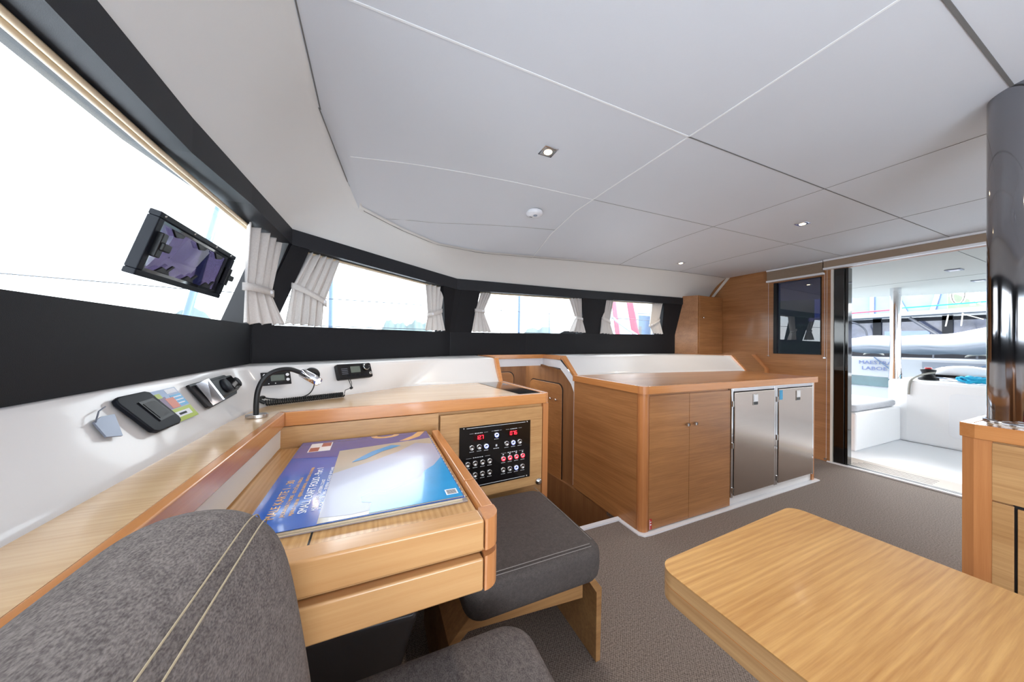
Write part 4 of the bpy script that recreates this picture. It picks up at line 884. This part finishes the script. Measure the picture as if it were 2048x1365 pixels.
stq(.60, .28, .95, .31, 'stwht', 'print', .0018); stq(.60, .38, .95, .41, 'stwht', 'print', .0018); stq(.60, .48, .9, .51, 'stwht', 'print', .0018); stq(.28, .77, .6, .83, 'navyb', 'print', .0024)
ra = thing('chart_plotter_remote', dp(1.25, 0), 'black glossy instrument with round dial protruding from the white dash', 'instrument')
q = [(1.125, -.040), (1.355, -.046), (1.405, -.010), (1.35, .028), (1.150, .040), (1.138, .034)]
MB().prism([dp(y, s) for y, s in q], dn * .008).build('base_plate', M['black'], ra, bevel=.002)
MB().hexa([dp(1.15, -.034, .008), dp(1.165, .034, .008), dp(1.37, .018, .008), dp(1.345, -.040, .008), dp(1.16, -.028, .034), dp(1.175, .026, .030), dp(1.36, .012, .024), dp(1.338, -.034, .028)]).build('housing', M['black'], ra, bevel=.002)
MB().hexa([dp(1.150, -.036, .012), dp(1.158, -.036, .036), dp(1.172, .034, .032), dp(1.165, .036, .008), dp(1.160, -.036, .012), dp(1.166, -.036, .037), dp(1.180, .034, .033), dp(1.175, .036, .008)]).build('chrome_edge', M['chrome'], ra)
MB().lathe(dp(1.245, -.004, .030), dn, [(.022, 0), (.022, .006), (.019, .009), (.0006, .008)], 24).build('dial', M['navyb'], ra)
MB().hexa([dp(1.285, -.028, .0285), dp(1.30, .014, .0265), dp(1.352, .008, .0245), dp(1.33, -.030, .0275), dp(1.285, -.028, .031), dp(1.30, .014, .029), dp(1.352, .008, .027), dp(1.33, -.030, .030)]).build('screen', M['bgloss'], ra)
MB().lathe(dp(1.385, -.008, .006), dn, [(.018, 0), (.018, .012), (.014, .015), (.0006, .015)], 20).build('side_knob', M['navyb'], ra)

# ------------------------------------------------------------------ instruments on the starboard dash
def face(o, n_): 
    n_ = Vector(n_).normalized(); e1 = Vector((0, 0, 1)).cross(n_).normalized(); e2 = n_.cross(e1); return Vector(o), e1, e2, n_
dO2, d1, d2, d3 = face((-.352, 1.502, .998), (.522, -.846, .36))
dpn = thing('display_panel', dO2, 'flat black display panel with grey screen and round keys behind the reading lamp', 'display')
def d2p(u, v, d=0): return dO2 + d1 * u + d2 * v + d3 * (d + .004)
MB().prism([d2p(*p) for p in ((-.050, -.026), (.048, -.026), (.048, .026), (-.050, .026))], d3 * .004).build('plate', M['black'], dpn, bevel=.001)
MB().prism([d2p(*p, .004) for p in ((-.020, -.010), (.026, -.010), (.026, .014), (-.020, .014))], d3 * .0006).build('screen', M['lcd'], dpn)
for u, v in ((-.038, .014), (.037, .013), (.037, -.007)): MB().lathe(d2p(u, v, .004), d3, [(.006, 0), (.006, .001), (.003, .0012), (.003, .0004), (.0004, .0004)], 16).build('key', M['white'], dpn)
for u in (-.028, -.006): MB().lathe(d2p(u, -.019, .004), d3, [(.002, 0), (.0004, .001)], 8).build('indicator', M['white'], dpn)
sO, s1, s2, s3 = face((-.243, 1.568, 1.005), (.522, -.846, .36))
sc2 = thing('power_socket', sO, 'round black socket with rubber cap behind the chrome lamp head', 'socket')
MB().lathe(sO + s3 * .004, s3, [(.030, 0), (.030, .004), (.026, .010), (.018, .014), (.0006, .015)], 28).build('cap', M['rubber'], sc2)
MB().lathe(sO + s3 * .012 + s2 * -.008, s3, [(.012, 0), (.012, .010), (.0006, .011)], 18).build('plug', M['bgloss'], sc2)
rO, r1, r2_, r3 = face((-.092, 1.660, 1.004), (.625, -.778, .36))
vr = thing('vhf_radio', rO, 'black marine radio with small grey screen and round knob on the white dash', 'radio')
def rp(u, v, d=0): return rO + r1 * u + r2_ * v + r3 * (d + .002)
MB().prism([rp(*p) for p in rpoly(-.088, .088, -.036, .036, .008)], r3 * .022).build('housing', M['black'], vr, bevel=.003)
MB().prism([rp(*p, .022) for p in rpoly(-.025, .025, -.008, .022, .002)], r3 * .001).build('screen', M['lcd'], vr)
for k in range(4): MB().prism([rp(*p, .022) for p in ((-.070, .012 - k * .008), (-.040, .012 - k * .008), (-.040, .014 - k * .008), (-.070, .014 - k * .008))], r3 * .001).build('speaker_slot', M['grey'], vr)
MB().lathe(rp(.052, .014, .022), r3, [(.017, 0), (.016, .012), (.014, .013), (.014, .015), (.012, .015), (.0006, .014)], 24).build('knob', M['bgloss'], vr)
MB().lathe(rp(.052, .014, .0345), r3, [(.0155, 0), (.0155, .0016), (.0135, .0016)], 24).build('knob_ring', M['chrome'], vr)
MB().lathe(rp(.076, -.016, .022), r3, [(.008, 0), (.008, .004), (.005, .004), (.0005, .003)], 18).build('small_knob', M['steel'], vr)
for k in range(5): MB().prism([rp(*p, .022) for p in rpoly(-.045 + k * .022, -.030 + k * .022, -.026, -.016, .003)], r3 * .001).build('key', M['navyb'], vr)
cb = tag(MB().tube([rp(-.036, -.036, .01), rp(-.034, -.055, .012), rp(-.030, -.075, .01), (-.118, 1.615, .926), (-.120, 1.600, .912)], .0016, 6).tube([rp(-.028, -.036, .01), rp(-.026, -.055, .012), rp(-.030, -.075, .01)], .0014, 6).build('mount_strap', M['rubber']), 'thin black strap hanging below the marine radio', 'strap')
MB().lathe(rp(-.030, -.076, .004), r3, [(.006, 0), (.006, .008), (.0005, .009)], 12).build('toggle', M['rubber'], cb)
# coiled cord
a = Vector((-.372, 1.452, .9135)); b = Vector((-.122, 1.580, .9135)); ax = (b - a).normalized(); sd_ = ax.cross(Vector((0, 0, 1))).normalized(); pts = []
turns = 38
for i in range(turns * 10 + 1):
    t_ = i / (turns * 10); an = t_ * turns * 2 * PI; c0 = a.lerp(b, t_); pts.append(c0 + sd_ * (math.cos(an) * .0092) + Vector((0, 0, math.sin(an) * .0092 - .0008)))
cord = tag(MB().tube(pts, .0028, 5).build('coiled_cord', M['rubber']), 'black coiled cord lying on the counter below the marine radio', 'cord')
lead = smoothline([a + Vector((0, 0, .0)), a + Vector((-.016, -.002, .010)), a + Vector((-.014, .012, .020)), a + Vector((.01, .03, .010)), Vector((-.30, 1.515, .913)), Vector((-.25, 1.543, .925)), Vector((-.232, 1.560, .960)), Vector((-.238, 1.556, .992))], 8)
n4 = len(lead); MB().tube(lead, [.0062 if i < n4 * .35 else .0024 for i in range(n4)], 8).build('lead', M['rubber'], cord)

# reading lamp
lp = thing('reading_lamp', (-.343, 1.262, .9), 'gooseneck reading lamp with black arm and chrome head on the counter corner', 'lamp')
MB().prism([(-.343 + .030 * math.cos(a_) * 1.0, 1.255 + .022 * math.sin(a_), .9005) for a_ in [2 * PI * k / 28 for k in range(28)]], (0, 0, .011), True).build('base', M['steel'], lp, bevel=.001)
neck = smoothline([(-.345, 1.255, .908), (-.345, 1.254, .945), (-.342, 1.256, .985), (-.332, 1.262, 1.018), (-.314, 1.272, 1.040), (-.291, 1.286, 1.050), (-.266, 1.304, 1.050), (-.245, 1.319, 1.040), (-.232, 1.328, 1.032)], 5)
MB().tube(neck, .0078, 12).build('gooseneck', M['rubber'], lp)
hd = Vector((.070, -.045, -.038)).normalized(); ho = Vector((-.237, 1.332, 1.036))
he = MB().lathe(ho, hd, [(.0005, 0), (.0135, .001), (.0155, .004), (.0155, .076), (.0135, .076), (.013, .068)], 28).build('lamp_head', M['chrome'], lp)
MB().lathe(ho + hd * .068, hd, [(.0118, 0), (.0005, .0005)], 20).build('bulb', M['lampe'], he)

# ------------------------------------------------------------------ ceiling fittings
def downlight(x, y, s, lab, spot=True):
    z = ceil_z(x, y); c = thing('ceiling_light', (x, y, z - .004), lab, 'ceiling light', 'square recessed ceiling lights')
    MB().hexa([(x - s, y - s, z - .005), (x + s, y - s, z - .005), (x + s, y + s, z - .005), (x - s, y + s, z - .005), (x - s, y - s, z - .001), (x + s, y - s, z - .001), (x + s, y + s, z - .001), (x - s, y + s, z - .001)]).build('bezel', M['chrome'], c, bevel=.0015)
    MB().prism([(x - s * .8, y - s * .8, z - .0055), (x + s * .8, y - s * .8, z - .0055), (x + s * .8, y + s * .8, z - .0055), (x - s * .8, y + s * .8, z - .0055)], (0, 0, -.0008)).build('reflector', M['steel'], c)
    MB().lathe((x, y, z - .0064), (0, 0, -1), [(s * .5, 0), (s * .5, .001), (.0005, .002)], 24).build('bulb', M['lampe'], c)
    l = bpy.data.lights.new('downlight_glow', 'SPOT'); l.energy = 6; l.spot_size = 2.2; l.spot_blend = .8; l.color = (1, .86, .68); l.shadow_soft_size = .03
    lo = bpy.data.objects.new('downlight_glow', l); COL.objects.link(lo); lo.location = (x, y, z - .03)
downlight(.725, 1.257, .036, 'square ceiling light nearest the camera, above the chart desk end')
downlight(2.817, 1.211, .036, 'square ceiling light before the aft door blind')
downlight(2.96, 2.30, .036, 'square ceiling light above the right end of the galley, furthest from the camera')
x, y = .955, 1.825; z = ceil_z(x, y)
sdet = thing('smoke_detector', (x, y, z - .02), 'round white smoke detector on the ceiling', 'detector')
MB().lathe((x, y, z + .002), (0, 0, -1), [(.052, 0), (.055, .008), (.054, .018), (.046, .026), (.030, .029), (.0006, .030)], 36).build('housing', M['white'], sdet)
MB().lathe((x, y - .012, z - .027), (0, 0, -1), [(.013, 0), (.012, .004), (.008, .004), (.0005, .003)], 20).build('test_button', M['grey'], sdet)
MB().box(x - .022, x - .004, y + .022, y + .027, z - .0285, z - .0255).build('slot', M['black'], sdet)

# ------------------------------------------------------------------ blinds
wb = thing('window_blind', (4.2, 1.875, 1.9), 'raised pleated beige blind above the small tinted aft window', 'blind')
MB().box(4.17, 4.214, 1.628, 2.130, 2.028, 2.045).build('head_rail', M['white'], wb, bevel=.002)
bl = MB(); N_ = 9
for k in range(N_):
    z0 = 1.925 + k * .0114; bl.hexa([(4.178, 1.632, z0), (4.178, 2.126, z0), (4.208, 2.126, z0 + .001), (4.208, 1.632, z0 + .001), (4.176, 1.632, z0 + .009), (4.176, 2.126, z0 + .009), (4.208, 2.126, z0 + .010), (4.208, 1.632, z0 + .010)])
bl.build('pleats', M['pleat'], wb)
MB().box(4.172, 4.214, 1.625, 2.132, 1.903, 1.923).build('bottom_rail', M['white'], wb, bevel=.002)
for yy, zz in ((2.119, 1.05), (1.622, 1.05)):
    cd = MB().tube([(4.20, yy, 1.91), (4.205, yy, zz)], .0012, 6); cd.build('cord', M['white'], wb)
    MB().box(4.190, 4.215, yy - .012, yy + .008, zz - .008, zz + .008).build('cord_cleat', M['chrome'], wb, bevel=.002)
db = thing('door_blind', (4.2, .2, 1.95), 'raised beige blind cassette running above the open sliding door', 'blind')
MB().box(4.165, 4.214, -1.25, 1.622, 2.030, 2.048).build('head_rail', M['white'], db, bevel=.002)
MB().box(4.172, 4.214, -1.25, 1.622, 1.966, 2.029).build('pleats', M['pleat'], db)
MB().box(4.165, 4.214, -1.25, 1.624, 1.946, 1.965).build('bottom_rail', M['white'], db, bevel=.002)
MB().tube([(4.205, 1.606, 1.95), (4.205, 1.606, .03)], .0012, 6).build('cord', M['white'], db)
MB().box(4.195, 4.215, 1.60, 1.62, .02, .035).build('cord_cleat', M['chrome'], db)

# ================================================================== OUTSIDE
fdk = MB(); fdk.box(-6.0, -.72, -3.4, 3.4, .78, .84); struct(fdk, 'floor_foredeck', M['deck'])  # unseen foredeck and side decks, added to bounce sky light up to the ceiling
sdk = MB(); sdk.box(-.72, 5.4, 3.04, 4.6, .78, .84); sdk.box(-.72, 5.4, -4.4, -2.7, .78, .84); struct(sdk, 'floor_side_deck', M['deck'])
dkk = MB(); dkk.box(4.6, 7.4, -3.5, 3.6, -.12, -.02); struct(dkk, 'floor_cockpit', M['deck'])
ht = MB(); ht.prism([(4.27, -3.5, 1.965), (7.9, -3.5, 1.965), (7.9, 1.0, 1.965), (7.55, 1.7, 1.965), (6.6, 2.9, 1.965), (6.3, 3.6, 1.965), (4.27, 3.6, 1.965)], (0, 0, .1)); struct(ht, 'ceiling_cockpit', M['roof'])
se = MB(); se.box(4.27, 7.6, .86, .864, 1.9635, 1.966); se.box(5.9, 5.904, -3.4, 3.5, 1.9635, 1.966); struct(se, 'trim_33', M['seamd'])
for x, y, lab in ((5.37, 1.08, 'recessed light in the cockpit roof, nearest the sliding door'), (6.43, 1.12, 'recessed light in the cockpit roof, further back')):
    c = thing('cockpit_light', (x, y, 1.955), lab, 'ceiling light', 'recessed lights in the cockpit roof')
    MB().box(x - .06, x + .06, y - .05, y + .05, 1.957, 1.9648).build('bezel', M['grey'], c, bevel=.003); MB().box(x - .04, x + .04, y - .03, y + .03, 1.9555, 1.9575).build('lens', M['white'], c)
cs = thing('cockpit_bench', (5.7, 2.3, -.02), 'white moulded cockpit seat with a pale grey cushion outside the sliding door', 'outdoor seat')
MB().box(4.99, 6.22, 1.65, 3.4, -.02, .42).build('moulding', M['gelo'], cs, bevel=.03, seg=3)
cushion(4.98, 6.15, 1.66, 3.3, .421, .505, .04, 'cushion', M['cushion'], cs, rc=.08, bulge=.01)
cm = thing('cockpit_coaming', (6.6, .2, -.02), 'white moulded cockpit side wall with locker door beyond the grey seat cushion', 'boat moulding')
MB().prism([(6.20, -3, -.02), (6.20, 1.60, -.02), (6.26, 1.78, -.02), (6.95, 1.78, -.02), (6.95, -3, -.02)], (0, 0, .78)).build('moulding', M['gelo'], cm, bevel=.04, seg=3)
MB().prism([(6.200, p[0], p[1]) for p in rpoly(.85, 1.28, .12, .64, .06)], (-.006, 0, 0)).build('locker_door', M['deck'], cm, bevel=.002)
MB().lathe((6.194, 1.05, .39), (-1, 0, 0), [(.045, 0), (.042, .006), (.02, .008), (.0006, .008)], 24).build('locker_latch', M['white'], cm)
po = tag(MB().tube([(6.35, 1.735, .75), (6.35, 1.735, 1.0), (6.35, 1.735, 1.97)], [.062, .05, .05], 24).build('roof_post', M['chrome']), 'polished steel post holding up the cockpit roof', 'post')
wc = thing('winch', (6.5, 1.50, .76), 'black and steel sheet winch with white line on the cockpit coaming', 'winch')
MB().lathe((6.5, 1.50, .76), (0, 0, 1), [(.085, 0), (.085, .03), (.06, .04), (.052, .09), (.065, .12), (.065, .14), (.001, .142)], 28).build('drum', M['black'], wc)
MB().lathe((6.5, 1.50, .90), (0, 0, 1), [(.03, 0), (.03, .02), (.001, .022)], 16).build('winch_cap', M['stred'], wc)
MB().tube(smoothline([(6.47, 1.44, .86), (6.40, 1.50, .84), (6.30, 1.55, .80), (6.195, 1.57, .74), (6.185, 1.58, .58)], 6), .012, 8).build('sheet', M['wrope'], wc)
fd = thing('liferaft_case', (6.72, 1.28, .76), 'white oval case lying on the coaming right of the winch', 'case')
MB().sphere((6.72, 1.27, .86), .10, .25, .09, 20, 12).build('shell', M['white'], fd); MB().prism([(6.60, 1.03, .80), (6.60, 1.50, .80), (6.60, 1.50, .83), (6.60, 1.03, .83)], (.1, 0, 0)).build('cradle', M['black'], fd)
rpz = []
for i in range(420):
    t_ = i / 420; an = t_ * 2 * PI * 9; r_ = .13 + .035 * math.sin(i * .37); rpz.append((6.42 + r_ * .75 * math.cos(an), 1.08 + r_ * 1.15 * math.sin(an), .775 + .055 * t_ + .012 * math.sin(i * .9)))
tag(MB().tube(rpz, .010, 6).build('rope_coil', M['rope']), 'bright cyan coil of rope on the cockpit coaming by the column', 'rope')

# neighbouring catamaran
nb = thing('neighbour_catamaran', (13, 2.5, -1.2), 'white catamaran moored behind the cockpit with clear vinyl enclosure and lettering on its side', 'boat')
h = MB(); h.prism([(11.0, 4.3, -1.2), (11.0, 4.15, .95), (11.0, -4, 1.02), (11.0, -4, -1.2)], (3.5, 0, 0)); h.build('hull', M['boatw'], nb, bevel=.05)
MB().prism([(10.99, 2.62, .50), (10.99, 1.75, .50), (10.99, 1.75, .88), (10.99, 2.62, .88)], (-.004, 0, 0)).build('hull_recess', M['dgy'], nb)
MB().box(11.4, 11.44, -4, 4.4, .95, 1.18).build('coach_band', M['navy'], nb)
MB().box(11.45, 11.47, -4, 4.4, 1.18, 1.86).build('vinyl_enclosure', M['vinyl'], nb)
for y in (4.1, 3.42, 2.38, .8): MB().box(11.41, 11.45, y - .07, y + .07, 1.1, 1.9).build('enclosure_post', M['navy'], nb)
MB().box(11.43, 11.448, 2.62, 3.3, 1.18, 1.58).build('vinyl_panel', M['bluegl'], nb); MB().box(11.41, 11.45, -4, 4.4, 1.80, 1.88).build('roof_shade', M['navy'], nb)
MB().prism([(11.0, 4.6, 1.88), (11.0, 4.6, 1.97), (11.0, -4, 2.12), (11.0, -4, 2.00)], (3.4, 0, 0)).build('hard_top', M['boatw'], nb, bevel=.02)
MB().box(11.6, 11.63, 2.42, 4.7, 2.0, 3.0).build('bimini_screen', M['bluegl'], nb)
for y, dy in ((4.35, .0), (3.55, .0), (3.0, .35), (2.62, -.2)): MB().tube([(11.55, y, 2.0), (11.55, y + dy, 3.0)], .04, 8).build('bimini_pole', M['boatw'], nb)
rl = MB()
for (y0, y1) in ((3.02, 1.95), (4.2, 3.75)):
    rl.tube([(11.05, y0, .95), (11.05, y0, 1.26), (11.05, y0 - .05, 1.30), (11.05, y1 + .05, 1.30), (11.05, y1, 1.26), (11.05, y1, .97)], .014, 8); rl.tube([(11.05, y0, 1.12), (11.05, y1, 1.12)], .010, 8); rl.tube([(11.05, (y0 + y1) / 2, .95), (11.05, (y0 + y1) / 2, 1.3)], .014, 8)
rl.build('guard_rail', M['rail'], nb)
text_mb('MAESTRAL', (10.985, 3.60, .78), (0, -1, 0), (0, 0, 1), .12, .62, .002).build('lettering', M['lettergrey'], nb); text_mb('LABOE', (10.985, 3.55, .64), (0, -1, 0), (0, 0, 1), .12, .42, .002).build('lettering', M['lettergrey'], nb)
MB().tube([(10.96, 3.33, .95), (10.96, 2.95, .55)], .012, 6).build('mooring_line', M['mast'], nb); MB().tube([(10.96, 1.65, .95), (10.96, 2.30, .58)], .012, 6).build('mooring_line', M['mast'], nb)
MB().prism([(10.98, 4.05, .50), (10.98, 2.9, .48), (10.98, 2.9, .26), (10.98, 4.25, .26)], (-.01, 0, 0)).build('hull_window', M['teal'], nb)
for y in (3.35, 1.9): MB().tube([(11.0 + .07 * math.cos(a_), y + .18 * math.cos(a_), 1.0 + .06 * abs(math.sin(a_))) for a_ in [2 * PI * k / 20 for k in range(20)]], .02, 6, closed=True).build('rope_coil', M['wrope'], nb)
# dinghy on davits
dg = thing('covered_dinghy', (10.3, 2.6, 1.2), 'dinghy under a white cover hanging on the stern of the neighbouring catamaran', 'dinghy')
rows = []
for i in range(31):
    t_ = i / 30; y = lerp(3.95, .6, t_); wdd = .30 * (math.sin(PI * min(1, t_ * 1.6 + .16) / 2) ** .6); top = 1.34 + .10 * smooth01(t_ * 4) + .16 * smooth01((t_ - .45) * 3.2) ; bot = 1.20 - .08 * smooth01(t_ * 5) + .13 * smooth01((t_ - .55) * 2.4)
    if t_ < .04: top = lerp(1.26, top, t_ / .04)
    rows.append([(10.3 + wdd * math.cos(a_) * (1.05 if math.sin(a_) < 0 else 1), y, lerp(bot, top, (math.sin(a_) + 1) / 2) + .012 * math.sin(y * 9 + a_ * 3)) for a_ in [2 * PI * k / 22 for k in range(22)]])
mbd = MB().grid(rows, True); n_ = 22; mbd.f.append(tuple(range(n_))); mbd.sm.append(False); mbd.f.append(tuple(range(30 * n_, 31 * n_))[::-1]); mbd.sm.append(False); mbd.build('cover', M['dinghy'], dg)
rows = [[(p[0] * 1.0 + (10.3 - p[0]) * .18, p[1], p[2] - .085 - .02 * math.sin(a)) for p, a in zip(r, [2 * PI * k / 22 for k in range(22)])] for r in rows[3:]]
MB().grid(rows, True).build('hull', M['dgy'], dg)
MB().tube(smoothline([(11.3, 3.55, 1.1), (11.25, 3.55, 1.55), (11.15, 3.62, 1.72), (10.9, 3.68, 1.80), (10.6, 3.70, 1.80)], 6), .018, 8).build('davit', M['rail'], dg)
MB().tube([(11.2, 2.85, 1.87), (11.2, 2.45, 1.45)], .03, 8).build('davit', M['rail'], dg)
for p_, q_ in (((10.5, 2.03, 1.62), (10.6, 2.03, 1.88)), ((10.45, 2.2, 1.62), (10.6, 2.2, 1.86)), ((10.6, 2.03, 1.86), (10.6, 1.80, 1.74))): MB().tube([p_, q_], .011, 6).build('lifting_line', M['wrope'], dg)
ms = MB()
for k, (y, dz) in enumerate(((2.10, 0), (1.94, .02), (1.72, 0))): ms.tube([(11.6, y, 2.1), (11.6, y + .03, 3.0)], .06 if k == 1 else .035, 10)
ms.build('rigging', M['boatw'], nb)
co = MB()
for k in range(9):
    for yc in (2.25, 1.78): co.tube([(11.45, yc + .10 * math.cos(a_) * (1 - k * .04), 2.32 + .20 * math.sin(a_) + k * .004) for a_ in [2 * PI * j / 16 + k for j in range(16)]], .010, 5, closed=True)
co.build('rope_bundle', M['wrope'], nb)
tl = MB(); tl.tube([(11.02, 4.3, 2.02), (11.02, 2.95, 2.07)], .02, 6); tl.build('red_line', M['sailr'], nb); MB().tube([(11.02, 2.95, 2.09), (11.02, 1.0, 2.13)], .014, 6).build('green_line', M['rope'], nb)

# sea, hills, masts, sail
wa_ = MB(); wa_.box(-900, 900, -900, 900, -1.45, -1.4); struct(wa_, 'floor_sea', M['water'])
def hill(cx, cy, dx, dy, L_, H, name, m, lab, seed):
    rnd = random.Random(seed); rows = []; n = 60
    ph = [rnd.random() * 6 for _ in range(5)]
    for i in range(n + 1):
        t_ = i / n; hgt = H * (.55 + .25 * math.sin(t_ * 5 + ph[0]) + .12 * math.sin(t_ * 13 + ph[1]) + .05 * math.sin(t_ * 37 + ph[2]) + .03 * math.sin(t_ * 83 + ph[3])) * min(1, 6 * t_, 6 * (1 - t_)) ** .5
        x, y = cx + dx * L_ * (t_ - .5), cy + dy * L_ * (t_ - .5); nx, ny = -dy, dx
        rows.append([(x + nx * d_, y + ny * d_, -1.4 + hgt * q) for d_, q in ((-H * 2.2, 0), (-H * .8, .6), (0, 1), (H * .9, .6), (H * 2.2, 0))])
    o = MB().grid(rows).build(name, m, origin=(cx, cy, -1.4)); return tag(o, lab, 'hill')
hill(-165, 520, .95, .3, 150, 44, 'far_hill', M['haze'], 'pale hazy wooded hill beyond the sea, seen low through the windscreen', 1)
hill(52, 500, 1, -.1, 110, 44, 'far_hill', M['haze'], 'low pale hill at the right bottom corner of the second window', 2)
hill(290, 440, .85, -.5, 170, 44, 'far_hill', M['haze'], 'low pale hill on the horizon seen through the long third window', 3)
hill(165, 20, .1, 1, 260, 38, 'green_hill', M['green'], 'green wooded hillside behind the neighbouring catamaran', 5)
ma = MB(); ma.tube([(-3.4, 6.9, -1.2), (-2.75, 8.6, 5.6)], .06, 10)
tag(ma.build('sailboat_mast', M['mast']), 'slanting pale spar crossing the windscreen behind the tilting port', 'mast')
for (x, y, r_, lab) in ((-.9, 8, .045, 'thin pale mast standing outside the second window'), (3.74, 8, .035, 'thin pale mast standing outside the long third window')):
    tag(MB().tube([(x, y, -1.2), (x, y, 7)], r_, 10).build('sailboat_mast', M['mast']), lab, 'mast')
far = [(2.6, .02), (3.1, .012), (4.6, .02), (5.1, .014), (5.5, .012), (5.9, .02), (6.3, .012), (6.7, .015)]
for k, (x, r_) in enumerate(far):
    tag(MB().tube([(x * 3.6, 28, -1.2), (x * 3.6, 28, 6 + 1.6 * math.sin(k * 2.3) + 1.5)], r_ * 2.2, 6).build('distant_mast', M['mast']), 'hair thin mast in the far marina seen through the long third window', 'mast', 'distant marina masts')
# own boat guard wires outside the windows
for nm, pts, lab in (('lifeline', [(-3.2, -3.0, 1.72), (-3.2, 4.4, 1.72), (-2.0, 5.0, 1.75)], 'upper guard wire outside the windscreen'), ('lifeline', [(-3.2, -3.0, 1.30), (-3.2, 4.4, 1.32), (-2.0, 5.0, 1.34)], 'lower guard wire outside the windscreen'),
                     ('lifeline', [(-2.0, 5.0, 1.75), (9.0, 5.4, 1.72)], 'upper guard wire outside the side windows'), ('lifeline', [(-2.0, 5.0, 1.36), (9.0, 5.4, 1.36)], 'lower guard wire outside the side windows')):
    tag(MB().tube(pts, .006, 6).build(nm, M['wire']), lab, 'wire')
hc = MB(); hc.prism([(1.95, 3.3, .84), (2.07, 3.3, 1.27), (2.18, 3.3, 1.32), (2.40, 3.3, 1.33), (2.92, 3.3, 1.325), (3.0, 3.3, 1.27), (3.1, 3.3, .84)], (0, .25, 0)); tag(hc.build('winch_cover', M['black']), 'low black cover on deck outside the pillar between third and fourth windows', 'cover')
# striped sail on a boat outside the small window
sb = thing('striped_sail', (9.2, 8.6, -1.2), 'red and white striped sail cloth hanging on a boat outside the small fourth window', 'sail')
def sx(u, z): return (7.9 + u * 2.2, 8.8 + .12 * math.sin(u * 5), z)
SU = (-.20, -.073, .20, .336)
strips = [(-.7, SU[0], 'sailw'), (SU[0], SU[1], 'sailr'), (SU[1], SU[2], 'sailw'), (SU[2], SU[3], 'sailr')]
for u0, u1, m_ in strips:
    rows = [[sx(lerp(u0, u1, i / 6) + (3.9 - z) * .10, z) for i in range(7)] for z in (-1.4, .4, 1.2, 2.0, 2.8, 3.6, 4.4)]
    MB().grid(rows).build('sail_panel', M[m_], sb, solid=.01)
rows = [[(lerp(7.5, 9.0, i / 10), 8.62, lerp(2.32, 1.50, (i / 10) ** .8) - q) for i in range(11)] for q in (0, .10)]
MB().grid(rows).build('sail_band', M['sailw'], sb, solid=.01)
yt_ = thing('grey_yacht', (11.4, 10.0, -1.2), 'pale blue grey boat with white spars right of the striped sail', 'boat')
MB().box(9.95, 13.2, 9.8, 11.0, -1.2, 2.45).build('hull', M['bldg'], yt_, bevel=.05); MB().box(10.02, 10.25, 9.77, 9.81, 1.0, 1.95).build('window', M['dgrey'], yt_)
sp_ = MB()
for x, r_ in ((9.80, .07), (10.62, .05), (10.78, .07)): sp_.tube([(x, 9.6, -1), (x, 9.6, 6)], r_, 8)
sp_.tube([(9.8, 9.55, 2.48), (10.8, 9.55, 2.50)], .04, 8); sp_.build('spars', M['boatw'], yt_)
